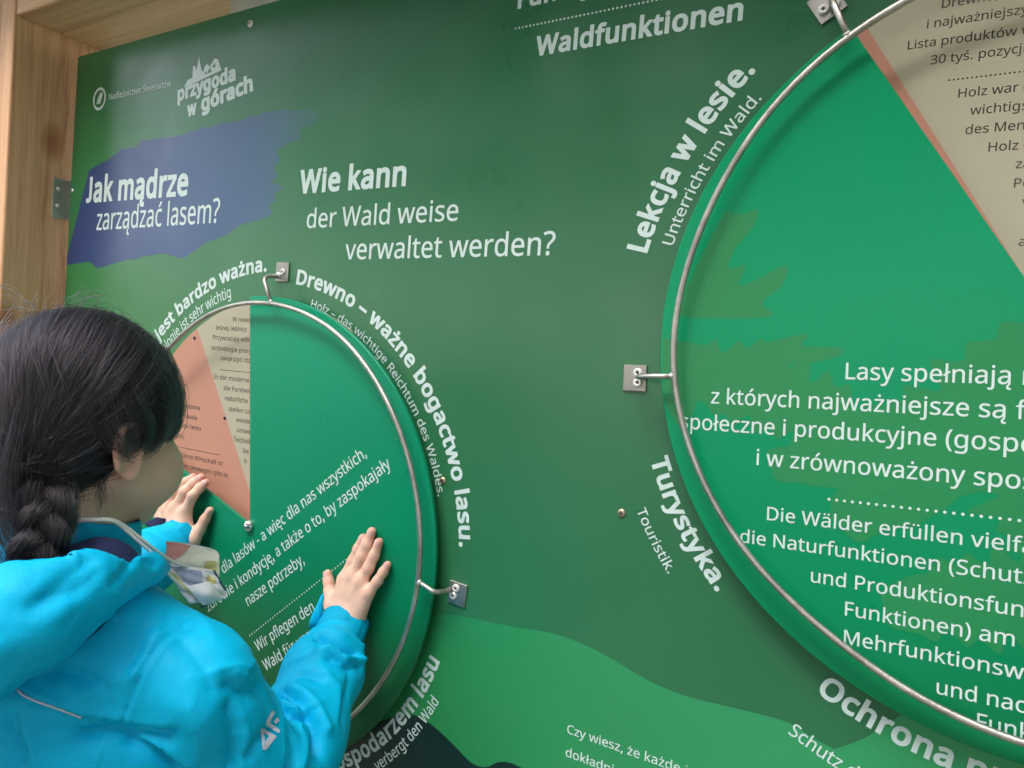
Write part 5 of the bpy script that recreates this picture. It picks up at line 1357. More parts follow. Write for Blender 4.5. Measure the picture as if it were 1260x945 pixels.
# eyes on the far side of the face
M['eye'] = flat_mat('eye_white', srgb(228, 222, 216), 0.15, vary=0.02)
M['iris'] = flat_mat('dark_iris', srgb(52, 34, 24), 0.1, vary=0.1)
def dome(c, rad, span, mat, name, parent):
    v, f = [], []
    for i in range(7):
        for j in range(14):
            th, ph = span * i / 6, math.tau * j / 14
            q = HF * math.cos(th) + (HR * math.cos(ph) + HU * math.sin(ph)) * math.sin(th)
            v.append(local(c + q * rad))
    for i in range(6):
        for j in range(14):
            f.append((i * 14 + j, i * 14 + (j + 1) % 14, (i + 1) * 14 + (j + 1) % 14, (i + 1) * 14 + j))
    return link(name, v, f, mat, parent, True)
for s in (-1, 1):
    e_ = dome(HW(s * 0.029, 0.0785, -0.010), 0.0102, 1.25, M['eye'], 'eye', child)
    dome(HW(s * 0.029, 0.0787, -0.010), 0.0103, 0.5, M['iris'], 'iris', e_)

# ------------------------------------------------------------------ jacket
BR_ = np.array([0.95, 0.31, 0]); BF_ = np.array([-0.31, 0.95, 0]); BA = np.stack([BR_, BF_, [0, 0, 1.0]])
def fore(a, b, cuff):
    """sleeve from elbow to cuff"""
    d = b - a; L = np.linalg.norm(d); u = d / L
    e = b - u * cuff
    return [a, a + (e - a) * 0.35, a + (e - a) * 0.78, e], u
FR, uR = fore(RE, RW, 0.031)
FL, uL = fore(LE, LW, 0.012)
def jacket_sdf(P):
    d = ell(P, (0.165, -0.385, -0.20), (0.170, 0.112, 0.26), BA)
    d = smin(d, cap(P, NB + np.array([0.0, -0.018, -0.045]), RS, 0.052, 0.050), 0.05)
    d = smin(d, cap(P, NB + np.array([0.0, -0.018, -0.045]), LS, 0.052, 0.050), 0.05)
    d = smin(d, cap(P, RS, RE, 0.055, 0.052), 0.022)
    d = smin(d, cap(P, LS, LE, 0.053, 0.048), 0.022)
    d = smin(d, cap(P, np.array([0.165, -0.39, -0.38]), np.array([0.165, -0.39, -0.44]), 0.15, 0.155), 0.06)
    arm = chain(P, FR, [0.054, 0.053, 0.047, 0.031], 0.02)
    d = smin(d, arm, 0.012)
    arm = chain(P, FL, [0.048, 0.047, 0.044, 0.034], 0.02)
    d = smin(d, arm, 0.012)
    d = d - ridged(P, 3, 0.15, 0.0022, 9)
    d = smax(d, -(P[:, 2] + 0.47), 0.01)
    return d
VJ, QJ = surface(jacket_sdf, (-0.20, -0.60, -0.50), (0.46, -0.01, 0.10), 0.0034)
NJ = normals(VJ, QJ)

from mathutils.bvhtree import BVHTree
def bvh(V, Q):
    return BVHTree.FromPolygons([tuple(v) for v in V.tolist()], [tuple(q) for q in Q.tolist()])
jb = bvh(VJ, QJ)
def onto(tree, px, py):
    d = Vector(pt(px, py, 1.0) - CP).normalized()
    h = tree.ray_cast(Vector(CP), d)
    return None if h[0] is None else np.array(h[0])
FOLDS = [  # path on the cloth, depth, width, sharpness (1 = crisp crease, 2 = soft roll)
    ([(343, 846), (362, 857), (379, 877), (389, 897), (391, 925)], -0.0100, 0.0045, 1.3),
    ([(354, 842), (374, 852), (391, 872), (402, 896)], 0.0055, 0.0060, 1.4),
    ([(347, 872), (360, 880), (373, 879)], -0.0090, 0.0036, 1.3),
    ([(350, 865), (362, 870), (375, 871)], 0.0050, 0.0042, 1.4),
    ([(341, 853), (350, 880), (357, 913), (356, 945)], -0.0075, 0.0040, 1.3),
    ([(366, 893), (372, 920), (368, 945)], 0.0060, 0.0060, 1.4),
    ([(359, 900), (364, 925), (361, 945)], -0.0040, 0.0040, 1.2),
    ([(390, 783), (405, 788), (422, 797), (438, 804)], -0.0090, 0.0042, 1.3),
    ([(398, 775), (420, 783), (444, 796)], 0.0055, 0.0045, 1.3),
    ([(402, 797), (425, 811), (446, 812)], 0.0065, 0.0045, 1.3),
    ([(405, 810), (425, 820), (444, 820)], -0.0055, 0.0045, 1.2),
    ([(400, 828), (416, 848), (415, 885)], 0.0040, 0.0080, 1.1),
    ([(432, 822), (428, 850), (418, 885)], -0.0030, 0.0060, 1.2),
    ([(352, 838), (372, 828), (392, 836)], -0.0045, 0.0050, 1.2),
    ([(360, 815), (378, 808), (388, 796)], 0.0035, 0.0050, 1.2),
    ([(283, 842), (300, 852), (320, 849), (335, 836)], -0.0060, 0.0070, 1.2),
    ([(290, 828), (308, 838), (328, 829)], 0.0035, 0.0060, 1.2),
    ([(284, 870), (289, 905), (284, 945)], -0.0060, 0.0065, 1.1),
    ([(300, 880), (303, 910), (298, 945)], 0.0035, 0.0060, 1.1),
    ([(305, 930), (322, 907), (338, 896)], -0.0050, 0.0050, 1.2),
    ([(150, 832), (168, 802), (178, 770)], -0.0025, 0.0070, 1.1),
    ([(162, 836), (180, 806), (192, 778)], 0.0030, 0.0060, 1.1),
    
    ([(60, 826), (95, 830), (128, 843)], -0.0055, 0.0060, 1.1),
    ([(100, 856), (130, 841), (165, 828)], 0.0045, 0.0080, 1.1),
    ([(44, 810), (52, 790), (66, 776)], -0.0040, 0.0060, 1.2),
    ([(102, 903), (130, 899), (165, 903), (203, 908)], -0.0100, 0.0080, 1.3),
    ([(104, 893), (130, 890), (165, 893), (200, 898)], 0.0040, 0.0050, 1.3),
    ([(160, 915), (190, 928), (215, 945)], -0.0080, 0.0050, 1.2),
    ([(172, 912), (200, 922), (228, 940)], 0.0040, 0.0050, 1.2),
    ([(230, 765), (205, 785), (188, 803), (170, 838), (155, 875), (148, 893)], -0.0020, 0.0013, 2.0),
    ([(236, 768), (211, 789), (194, 807), (176, 842), (161, 878), (153, 895)], 0.0010, 0.0020, 2.0),
    ([(18, 846), (38, 860), (70, 872), (100, 884), (148, 892)], -0.0030, 0.0018, 2.0),
    ([(18, 840), (38, 853), (70, 865), (100, 877), (148, 885)], 0.0035, 0.0040, 1.5),
    ([(205, 712), (235, 722), (262, 742)], -0.0045, 0.0045, 1.2),
    ([(215, 735), (240, 755), (262, 780)], 0.0025, 0.0080, 1.2),
    ([(225, 790), (250, 820), (262, 850)], -0.0025, 0.0080, 1.1),
    ([(30, 900), (42, 925), (46, 945)], 0.0050, 0.0070, 1.1),
    ([(12, 885), (26, 915), (30, 945)], -0.0045, 0.0060, 1.1),
    ([(235, 870), (245, 905), (240, 945)], 0.0030, 0.0100, 1.1),
]
disp = np.zeros(len(VJ))
for path, amp, wd, sh in FOLDS:
    pts = [q for q in (onto(jb, *p_) for p_ in path) if q is not None]
    pts = [p_ for i, p_ in enumerate(pts) if i == 0 or np.linalg.norm(p_ - pts[i - 1]) < 0.09]
    if len(pts) < 2:
        continue
    c_ = np.mean(pts, 0); r_ = max(np.linalg.norm(p_ - c_) for p_ in pts) + 6 * wd
    near = np.linalg.norm(VJ - c_, axis=1) < r_
    disp[near] += (amp * 1.55 if amp < 0 else amp * 1.25) * np.exp(-(polydist(VJ[near], pts) / wd) ** sh)
disp += crumple(VJ, 12, 120, 0.0030, 0.0065, (1, 1, 0.7), 0.2) + crumple(VJ, 13, 420, 0.0006, 0.004)
VJ2 = VJ + NJ * disp[:, None]
jacket = mesh_np('jacket', local(VJ2), QJ, M['jacket'], child)
jb2 = bvh(VJ2, QJ)

# cuffs: open bands round each wrist
def cuff(a, u, r0, r1, L, name='cuff', thick=0.003, seed=0, mat=None):
    side = np.cross(u, [0, 0, 1.0]); side /= np.linalg.norm(side); up = np.cross(side, u)
    rg = np.random.default_rng(seed); ph = rg.uniform(0, 6, 4)
    prof = [(-0.006, r0), (L * 0.5, (r0 + r1) / 2 + 0.0008), (L, r1), (L + 0.001, r1 - thick * 0.5), (L, r1 - thick), (L * 0.5, (r0 + r1) / 2 - thick), (-0.006, r0 - thick * 1.5)]
    v, f = [], []
    n = 64
    for i in range(n):
        an = i * math.tau / n
        wob = 0.0010 * math.sin(3 * an + ph[0]) + 0.0005 * math.sin(9 * an + ph[1]) + 0.0003 * math.sin(17 * an + ph[2])
        for s_, r_ in prof:
            rr = r_ + wob
            v.append(a + u * (s_ + 0.0008 * math.sin(5 * an + ph[3])) + (side * math.cos(an) + up * 0.86 * math.sin(an)) * rr)
    k = len(prof)
    for i in range(n):
        j = (i + 1) % n
        for q in range(k - 1):
            f.append((i * k + q, j * k + q, j * k + q + 1, i * k + q + 1))
    return mesh_np(name, local(np.array(v)), np.array(f), mat or M['cuff'], child)
cuff(FR[-1] - uR * 0.003, uR, 0.0315, 0.0330, 0.034, seed=2)
cuff(FL[-1] - uL * 0.003, uL, 0.0355, 0.0365, 0.022, seed=5)
# hook-and-loop tabs
def ribbon(name, pts, w, nrm, mat, parent, thick=0.0016, loc_=True):
    """flat strap along points; w: widths, nrm: facing direction"""
    P = [np.asarray(q, float) for q in pts]
    v, f = [], []
    m_ = len(P)
    for i, q in enumerate(P):
        t = P[min(i + 1, m_ - 1)] - P[max(i - 1, 0)]
        t /= np.linalg.norm(t)
        nn = np.asarray(nrm[i] if np.ndim(nrm) > 1 else nrm, float)
        s_ = np.cross(t, nn); s_ /= np.linalg.norm(s_); nn = np.cross(s_, t)
        ww = w[i] if hasattr(w, '__len__') else w
        for a, b in ((-1, 0), (-0.8, 1), (0.8, 1), (1, 0), (0.8, -0.6), (-0.8, -0.6)):
            v.append(q + s_ * a * ww / 2 + nn * b * thick)
    for i in range(m_ - 1):
        for k in range(6):
            f.append((i * 6 + k, (i + 1) * 6 + k, (i + 1) * 6 + (k + 1) % 6, i * 6 + (k + 1) % 6))
    f.append((0, 1, 2, 3, 4, 5)); k = (m_ - 1) * 6; f.append((k + 5, k + 4, k + 3, k + 2, k + 1, k))
    return link(name, [local(q) if loc_ else q for q in v], f, mat, parent, True)
ribbon('cuff_tab', [pt(384, 773, 0.935), pt(387, 765, 0.935), pt(391, 753, 0.938), pt(395, 739, 0.942), pt(397, 731, 0.946)], [0.010, 0.013, 0.011, 0.006, 0.002], -uR + np.array([0.6, -0.6, 0]), M['jacket'], child)
ribbon('cuff_tab', [pt(184, 648, 1.10), pt(196, 643, 1.115), pt(208, 646, 1.13)], [0.024, 0.024, 0.020], (0.3, -0.8, 0.5), M['navy'], child, 0.003)

# hood lying open on the back
HP = [pt(198, 702, 0.700), pt(178, 700, 0.672), pt(140, 703, 0.642), pt(92, 722, 0.605), pt(35, 755, 0.58), pt(-40, 790, 0.565), pt(-110, 800, 0.59), np.array([0.015, -0.470, 0.025]), np.array([-0.005, -0.400, 0.045]), np.array([0.03, -0.33, 0.045])]
HRD = [0.008, 0.015, 0.026, 0.036, 0.045, 0.050, 0.05, 0.045, 0.034, 0.012]
def hood_sdf(P):
    d = chain(P, HP, HRD, 0.012)
    d = d + ridged(P, 21, 0.09, 0.0016) + ridged(P, 5, 0.035, 0.0005)
    # hollow: scoop out the opening towards the neck
    up = [q + np.array([-0.018, 0.030, 0.030]) for q in HP]
    d = smax(d, -(chain(P, up, [r_ * 0.93 for r_ in HRD], 0.01)), 0.004)
    return d
VH, QH = surface(hood_sdf, (-0.15, -0.66, -0.08), (0.34, -0.28, 0.16), 0.0032)
NH = normals(VH, QH)
hb = bvh(VH, QH)
dh = np.zeros(len(VH))
for path, amp, wd in [([(108, 690), (75, 720), (45, 745)], -0.004, 0.008), ([(60, 735), (90, 730), (120, 705)], -0.003, 0.006), ([(162, 690), (150, 708), (140, 716)], -0.003, 0.004), ([(0, 800), (40, 775), (80, 750)], 0.003, 0.012), ([(170, 678), (180, 690), (190, 695)], -0.003, 0.004)]:
    pts = [q for q in (onto(hb, *p_) for p_ in path) if q is not None]
    if len(pts) > 1:
        dh += amp * np.exp(-(polydist(VH, pts) / wd) ** 2)
dh += crumple(VH, 15, 45, 0.0024, 0.0065) + crumple(VH, 16, 200, 0.0005, 0.004)
mesh_np('hood', local(VH + NH * dh[:, None]), QH, M['jacket'], child)
# dark lining inside the hood
LP = [q + np.array([-0.018, 0.032, 0.0]) for q in HP[3:]]
def lining_sdf(P):
    d = chain(P, LP, [r_ * 0.9 for r_ in HRD[3:]], 0.012)
    d = smin(d, cap(P, NB + np.array([0.05, -0.045, -0.028]), NB + np.array([-0.10, -0.06, -0.03]), 0.030, 0.04), 0.03)
    return d + ridged(P, 31, 0.05, 0.0012)
VL_, QL_ = surface(lining_sdf, (-0.15, -0.66, -0.12), (0.34, -0.26, 0.16), 0.004)
mesh_np('hood_lining', local(VL_), QL_, M['navy'], child)

# stand-up collar
def collar(r0, z0, z1, name, mat, seed):
    ph = np.random.default_rng(seed).uniform(0, 6, 4)
    v, f = [], []
    n = 90
    prof = [(0.0, 0.0), (0.0010, 0.5), (-0.0005, 1.0), (-0.0022, 1.06), (-0.004, 1.0), (-0.004, 0.3)]
    for i in range(n):
        a = i * math.tau / n
        c_, s_ = math.cos(a), math.sin(a)
        wob = 0.0012 * math.sin(4 * a + ph[0]) + 0.0007 * math.sin(11 * a + ph[1])
        for dr, tt in prof:
            rr = r0 + dr + wob
            q = NB + BR_ * (c_ * rr * 1.0) + BF_ * (s_ * rr * 1.08 + 0.004)
            q = q + np.array([0, 0, z0 + (z1 - z0) * tt - 0.012 * s_ + 0.0015 * math.sin(3 * a + ph[2])])
            v.append(q)
    k = len(prof)
    for i in range(n):
        j = (i + 1) % n
        for q in range(k - 1):
            f.append((i * k + q, j * k + q, j * k + q + 1, i * k + q + 1))
    return mesh_np(name, local(np.array(v)), np.array(f), mat, child)
collar(0.064, -0.035, 0.030, 'collar', M['cuff'], 3)

# ---- reflective piping, logo
def surf_path(tree, pts, off=0.0006, step=4.0):
    out = []
    for i in range(len(pts) - 1):
        a, b = np.array(pts[i], float), np.array(pts[i + 1], float)
        m_ = max(1, int(np.linalg.norm(b - a) / step))
        for j in range(m_ + (i == len(pts) - 2)):
            q = onto(tree, *(a + (b - a) * j / m_))
            if q is not None:
                v_ = CP - q
                out.append(q + v_ / np.linalg.norm(v_) * off)
    return out
pp = surf_path(jb2, smooth_line([(21, 848), (30, 856), (48, 864), (72, 872), (100, 883)], 4), 0.0009)
if len(pp) > 2:
    MB().tube([local(q) for q in pp], [0.0011] * len(pp), 8).build('piping', M['reflective'], child, True)
def decal(polys, tree, mat, name, off=0.0009):
    mb = MB()
    for poly in polys:
        a = jagless(poly)
        tri = tessellate_polygon([[Vector((x, y, 0)) for x, y in a]])
        vv = []
        for x, y in a:
            q = onto(tree, x, y)
            if q is None:
                return None
            w_ = CP - q
            vv.append(local(q + w_ / np.linalg.norm(w_) * off))
        mb.add(vv, tri)
    return mb.build(name, mat, child)
def jagless(poly, step=2.0):
    out = []
    for i in range(len(poly)):
        a, b = np.array(poly[i], float), np.array(poly[(i + 1) % len(poly)], float)
        m_ = max(1, int(np.linalg.norm(b - a) / step))
        out += [tuple(a + (b - a) * j / m_) for j in range(m_)]
    return out
Zl = lambda pts: [(240 + a / 5.25, 765 + b / 5.25) for a, b in pts]
decal([Zl([(497, 572), (517, 585), (487, 645), (487, 655), (551, 700), (543, 722), (462, 672), (458, 648)]),
       Zl([(508, 640), (535, 618), (546, 640), (520, 662)]),
       Zl([(424, 696), (440, 690), (446, 716), (452, 775), (458, 828), (436, 828)]),
       Zl([(442, 690), (528, 740), (515, 757), (460, 828), (453.5, 775), (478, 738), (447.5, 716)])], jb2, M['reflective'], 'logo_print', 0.0016)

# trousers and shoes below the frame, so the child stands on the ground
def legs_sdf(P):
    d = None
    for s_ in (-1, 1):
        hip = np.array([0.165, -0.39, -0.45]) + BR_ * 0.075 * s_
        ank = np.array([0.165, -0.39, GZ + 0.09]) + BR_ * 0.085 * s_
        kn = (hip + ank) / 2 + BF_ * 0.02
        e = smin(cap(P, hip, kn, 0.082, 0.062), cap(P, kn, ank, 0.062, 0.050), 0.02)
        d = e if d is None else smin(d, e, 0.02)
    return smax(d + ridged(P, 44, 0.08, 0.002), -(P[:, 2] - (GZ + 0.05)), 0.01)
VT, QT = surface(legs_sdf, (-0.05, -0.56, GZ), (0.38, -0.22, -0.35), 0.011)
mesh_np('trousers', local(VT), QT, M['trousers'], child)
for s_ in (-1, 1):
    an = np.array([0.165, -0.39, GZ]) + BR_ * 0.085 * s_
    fs_ = lambda P: smax(smin(cap(P, an + np.array([0, 0, 0.035]), an + BF_ * 0.13 + np.array([0, 0, 0.025]), 0.040, 0.034), cap(P, an + np.array([0, 0, 0.04]), an + np.array([0, 0, 0.09]), 0.042, 0.045), 0.02), -(P[:, 2] - GZ - 0.001), 0.004)
    Vs, Qs = surface(fs_, an + np.array([-0.13, -0.1, -0.01]), an + np.array([0.1, 0.2, 0.15]), 0.008)
    mesh_np('shoe', local(Vs), Qs, M['shoe'], child)

# ------------------------------------------------------------------ hair
def hair_cap_sdf(q):
    d = ell(q, (0, -0.004, 0.010), (0.0755, 0.0905, 0.0880))
    d = smin(d, ell(q, (0.0, -0.048, -0.048), (0.056, 0.046, 0.050)), 0.03)
    d = smax(d, -ell(q, (0, 0.105, -0.040), (0.085, 0.068, 0.080)), 0.008)
    for s in (-1, 1):
        d = smax(d, -ell(q, (s * 0.078, 0.030, -0.078), (0.040, 0.046, 0.062)), 0.008)
    return d
def cap_world(P):
    return hair_cap_sdf((P - HC) @ HA.T)
VC, QC = surface(cap_world, HC - 0.135, HC + 0.125, 0.0032)
m, nt, b = new_mat('hair_mass')
b.inputs['Base Color'].default_value = (0.008, 0.007, 0.008, 1)
b.inputs['Roughness'].default_value = 0.6
b.inputs['Specular IOR Level'].default_value = 0.25
M['hair_mass'] = m
hair_base = mesh_np('hair_mass', local(VC), QC, M['hair_mass'], child)

m, nt, b = new_mat('hair')
nt.nodes.remove(b)
hb_ = N(nt, 'ShaderNodeBsdfHairPrincipled')
hb_.parametrization = 'COLOR'
hb_.inputs['Color'].default_value = (0.012, 0.010, 0.013, 1)
hb_.inputs['IOR'].default_value = 1.46
hb_.inputs['Coat'].default_value = 0.0
hb_.inputs['Roughness'].default_value = 0.34
hb_.inputs['Radial Roughness'].default_value = 0.5
if 'Random Roughness' in hb_.inputs:
    hb_.inputs['Random Roughness'].default_value = 0.2
nt.links.new(hb_.outputs[0], nt.nodes['Material Output'].inputs[0])
M['hair'] = m

def hair_object(name, strands, radii, parent):
    """strands (k, n, 3) world points; radii (k,)"""
    k, n, _ = strands.shape
    cu = bpy.data.hair_curves.new(name)
    cu.add_curves([n] * k)
    cu.position_data.foreach_set('vector', local(strands.reshape(-1, 3)).astype(np.float32).ravel())
    at_ = cu.attributes.get('radius') or cu.attributes.new('radius', 'FLOAT', 'POINT')
    tp = np.concatenate([np.full(max(n - 4, 1), 1.0), [0.85, 0.6, 0.4, 0.15][:n - max(n - 4, 1)]])
    at_.data.foreach_set('value', (radii[:, None] * tp[None, :]).astype(np.float32).ravel())
    cu.materials.append(M['hair'])
    o = bpy.data.objects.new(name, cu)
    COL.objects.link(o)
    o.parent = parent
    return o

BASE = np.array([0.046, -0.083, -0.068])        # where the braid starts, head space
CEN = np.array([0.0, -0.004, 0.000])
def cap_radius(dirs):
    lo = np.full(len(dirs), 0.02); hi = np.full(len(dirs), 0.14)
    for _ in range(16):
        mid = (lo + hi) / 2
        ins = hair_cap_sdf(CEN + dirs * mid[:, None]) < 0
        lo = np.where(ins, mid, lo); hi = np.where(ins, hi, mid)
    return lo
def comb(nr, seed, lift=0.002, rad=0.0001, frizz=1.9, clumping=0.62):
    rg = np.random.default_rng(seed)
    pick = rg.integers(0, len(VC), nr * 3)
    q = (VC[pick] - HC) @ HA.T
    # roots: whole scalp, but hair does not start on the cut faces of the face opening
    keep = (hair_cap_sdf(q * 1.03) > 0) & ((q[:, 1] < 0.05) | (q[:, 2] > 0.03))
    q = q[keep][:nr]
    nr = len(q)
    D0 = q - CEN; D0 /= np.linalg.norm(D0, axis=1, keepdims=True)
    B = BASE - CEN; B = B / np.linalg.norm(B)
    n = 22
    om = np.arccos(np.clip(D0 @ B, -0.999, 0.999))
    reach = np.minimum(1.0, rg.uniform(0.35, 1.3, nr))
    t = np.linspace(0, 1, n)[None, :] * reach[:, None]
    # hair from the top first sweeps back, then gathers to the braid
    w0 = np.sin((1 - t) * om[:, None]) / np.sin(om)[:, None]; w1 = np.sin(t * om[:, None]) / np.sin(om)[:, None]
    D = w0[..., None] * D0[:, None] + w1[..., None] * (B + rg.normal(0, 0.10, (nr, 1, 3)))
    sag = 0.25 * np.sin(math.pi * t) * np.clip(om[:, None] / 2, 0, 1)
    D[..., 2] -= sag * 0.35 * (D0[:, 0:1] ** 2) * 2
    grp = np.sin(D0[:, 0] * 40 + 3 * np.sin(D0[:, 2] * 9)) * 0.012 + np.sin(D0[:, 2] * 31 + D0[:, 1] * 17) * 0.010
    D[..., 0] += grp[:, None] * np.sin(math.pi * t)
    a1, a2, f1 = rg.normal(0, 1, nr), rg.normal(0, 1, nr), rg.uniform(2, 7, nr)
    D[..., 0] += frizz * 0.010 * a1[:, None] * np.sin(f1[:, None] * t + a2[:, None] * 3) * t
    D[..., 2] += frizz * 0.010 * a2[:, None] * np.sin(f1[:, None] * t * 1.3 + a1[:, None] * 3) * t
    D /= np.linalg.norm(D, axis=2, keepdims=True)
    r_ = cap_radius(D.reshape(-1, 3)).reshape(nr, n)
    ker = np.array([1, 2, 3, 2, 1.0]); ker /= ker.sum()
    rp = np.pad(r_, ((0, 0), (2, 2)), 'edge')
    r_ = sum(ker[i] * rp[:, i:i + n] for i in range(5))
    up = np.abs(rg.normal(0, 1, nr)) * lift
    clump = 0.0012 * (1 + np.sin(D0[:, 0] * 55 + 2 * np.sin(D0[:, 2] * 14) + D0[:, 1] * 8))
    r_ = r_ + (up[:, None] + clump[:, None]) * np.sin(math.pi * np.clip(t, 0.05, 0.92)) - 0.0004
    X = CEN + D * r_[..., None]
    gi = rg.choice(nr, min(650, nr // 4), replace=False)          # strands gather in clumps
    near_ = np.empty(nr, int)
    for a_ in range(0, nr, 2000):
        near_[a_:a_ + 2000] = gi[np.argmin(((X[a_:a_ + 2000, None, 0] - X[None, gi, 0]) ** 2).sum(-1), 1)]
    w_ = (clumping * np.clip(t * 2.2, 0, 1) * rg.uniform(0.5, 1.0, nr)[:, None])[..., None]
    X = X * (1 - w_) + X[near_] * w_
    return HC + X @ HA, np.full(nr, rad) * rg.uniform(0.7, 1.4, nr)
S1, r1_ = comb(13000, 1)
hair_object('hair_strands', S1, r1_, child)
S2, r2_ = comb(2200, 2, lift=0.006, rad=0.00013, frizz=4.5, clumping=0.2)
hair_object('loose_hair', S2, r2_, child)

def spline_pts(P, n):
    P = [np.asarray(q, float) for q in P]
    out = []
    m_ = len(P) - 1
    for i in range(n):
        x = i / (n - 1) * m_
        k = min(int(x), m_ - 1); t_ = x - k
        p0, p1, p2, p3 = P[max(k - 1, 0)], P[k], P[k + 1], P[min(k + 2, m_)]
        out.append(0.5 * (2 * p1 + (p2 - p0) * t_ + (2 * p0 - 5 * p1 + 4 * p2 - p3) * t_ ** 2 + (3 * p1 - p0 - 3 * p2 + p3) * t_ ** 3))
    return np.array(out)
def lock(path, count, w0, w1, seed, wild=0.0015, rad=0.00016):
    rg = np.random.default_rng(seed)
    n = 20
    c = spline_pts(path, n)
    t = np.linspace(0, 1, n)
    out = []
    for i in range(count):
        a = rg.normal(0, 1, 3); b_ = rg.normal(0, 1, 3)
        w_ = w0 + (w1 - w0) * t
        ph = rg.uniform(0, 6)
        cut = rg.uniform(0.7, 1.0)
        cc = spline_pts(c[:max(6, int(n * cut))], n)
        out.append(cc + a * w_[:, None] * 0.5 + b_ * (wild * np.sin(3 * t + ph) * t)[:, None])
    return np.array(out), np.full(count, rad) * rg.uniform(0.7, 1.3, count)
LOCKS = [([(196, 428, .735), (214, 462, .742), (221, 495, .744), (218, 522, .742), (209, 538, .738), (196, 547, .733), (184, 560, .728)], 150, .006, .0012, .002),
         ([(180, 430, .715), (205, 470, .73), (214, 505, .735), (212, 530, .735), (200, 543, .730), (188, 552, .727)], 130, .010, .002, .003),
         ([(165, 450, .69), (190, 485, .70), (200, 515, .705), (196, 538, .70), (184, 553, .697), (170, 563, .69)], 240, .016, .002, .004),
         ([(150, 470, .672), (170, 505, .675), (180, 530, .68), (174, 548, .68), (160, 562, .676)], 240, .016, .002, .004),
         ([(122, 475, .655), (134, 515, .648), (144, 545, .647), (156, 560, .650), (170, 566, .656)], 80, .016, .003, .004),
         ([(140, 490, .663), (156, 520, .662), (160, 540, .663), (155, 556, .664), (148, 566, .665)], 110, .014, .002, .004),
         ([(170, 440, .70), (205, 480, .72), (210, 515, .722), (203, 540, .72)], 220, .018, .003, .004),
         ([(128, 545, .665), (126, 575, .668), (124, 605, .672), (118, 640, .676)], 60, .008, .005, .006),
         ([(40, 378, .69), (15, 365, .69), (-12, 372, .69)], 14, .012, .012, .010),
         ([(95, 376, .70), (110, 368, .70), (130, 374, .70)], 16, .012, .008, .008),
         ([(12, 520, .610), (2, 570, .600), (4, 620, .596), (14, 665, .596), (24, 700, .600)], 170, .022, .012, .006),
         ([(0, 560, .62), (-6, 600, .61), (2, 650, .60), (20, 690, .60)], 120, .026, .02, .006),
         ([(10, 400, .655), (-10, 440, .64), (5, 490, .635), (12, 530, .64)], 60, .02, .015, .010),
         ([(60, 380, .68), (45, 420, .64), (60, 470, .62), (78, 520, .62), (60, 560, .62)], 18, .02, .006, .006)]
allS, allR = [], []
for i, (path, cnt, w0, w1, wild) in enumerate(LOCKS):
    a, b_ = lock([pt(*q) for q in path], cnt, w0, w1, 50 + i, wild)
    allS.append(a); allR.append(b_)
hair_object('fringe_locks', np.concatenate(allS), np.concatenate(allR), child)

# braid hanging from the nape over the collar
BB0 = HC + BASE @ HA
bc = [BB0 + 0.28 * (HC - BB0), pt(58, 594, 0.632), pt(60, 622, 0.612), pt(54, 654, 0.600), pt(44, 684, 0.592), pt(34, 712, 0.592), pt(26, 745, 0.60)]
cb = spline_pts(bc, 70)
tb = np.linspace(0, 1, 70)
braid = None
turns = 1.9
BS, BRad = [], []
rgb_ = np.random.default_rng(9)
for k in range(3):
    path = []
    rad = []
    fr = []
    for i in range(70):
        t_ = cb[min(i + 1, 69)] - cb[max(i - 1, 0)]; t_ /= np.linalg.norm(t_)
        v_ = CP - cb[i]; o_ = v_ - t_ * (v_ @ t_); o_ /= np.linalg.norm(o_); s_ = np.cross(t_, o_)
        an = math.tau * (tb[i] * turns + k / 3 + 0.05 * math.sin(tb[i] * 11 + k * 2))
        g = min(1, 0.75 + tb[i] * 1.5)
        path.append(cb[i] + s_ * 0.0125 * g * math.sin(an) + o_ * 0.0075 * g * math.sin(2 * an))
        rad.append((0.0122 - 0.0045 * tb[i]) * (0.93 + 0.12 * math.cos(2 * an + 1.2)))
        fr.append((s_, o_))
    path = np.array(path)
    MB().tube([local(q) for q in path], [r_ * 0.93 for r_ in rad], 14).build('braid_strand', M['hair_mass'], child, True)
    for j in range(330):
        a0 = rgb_.uniform(0, math.tau); tw = rgb_.uniform(0.2, 1.4); lo_ = rgb_.uniform(0, 0.55); hi_ = min(1, lo_ + rgb_.uniform(0.35, 0.6))
        pts = []
        lift = abs(rgb_.normal(0, 0.0009)) + (0.006 * rgb_.uniform() if j % 11 == 0 else 0)
        for x in np.linspace(lo_, hi_, 22):
            i = x * 69; i0 = min(int(i), 68); w_ = i - i0
            c = path[i0] * (1 - w_) + path[i0 + 1] * w_
            t_ = path[i0 + 1] - path[i0]; t_ /= np.linalg.norm(t_)
            s_, o_ = fr[i0]
            u_ = s_ - t_ * (s_ @ t_); u_ /= np.linalg.norm(u_); n_ = np.cross(t_, u_)
            an = a0 + tw * x * 6
            e_ = min(1, 4 * (x - lo_) / (hi_ - lo_) + 0.3, 4 * (hi_ - x) / (hi_ - lo_) + 0.4)
            pts.append(c + (u_ * math.cos(an) + n_ * math.sin(an)) * (rad[i0] + lift * e_ + 0.0001))
        BS.append(pts); BRad.append(rgb_.uniform(0.00008, 0.00015))
hair_object('braid_hair', np.array(BS), np.array(BRad), child)

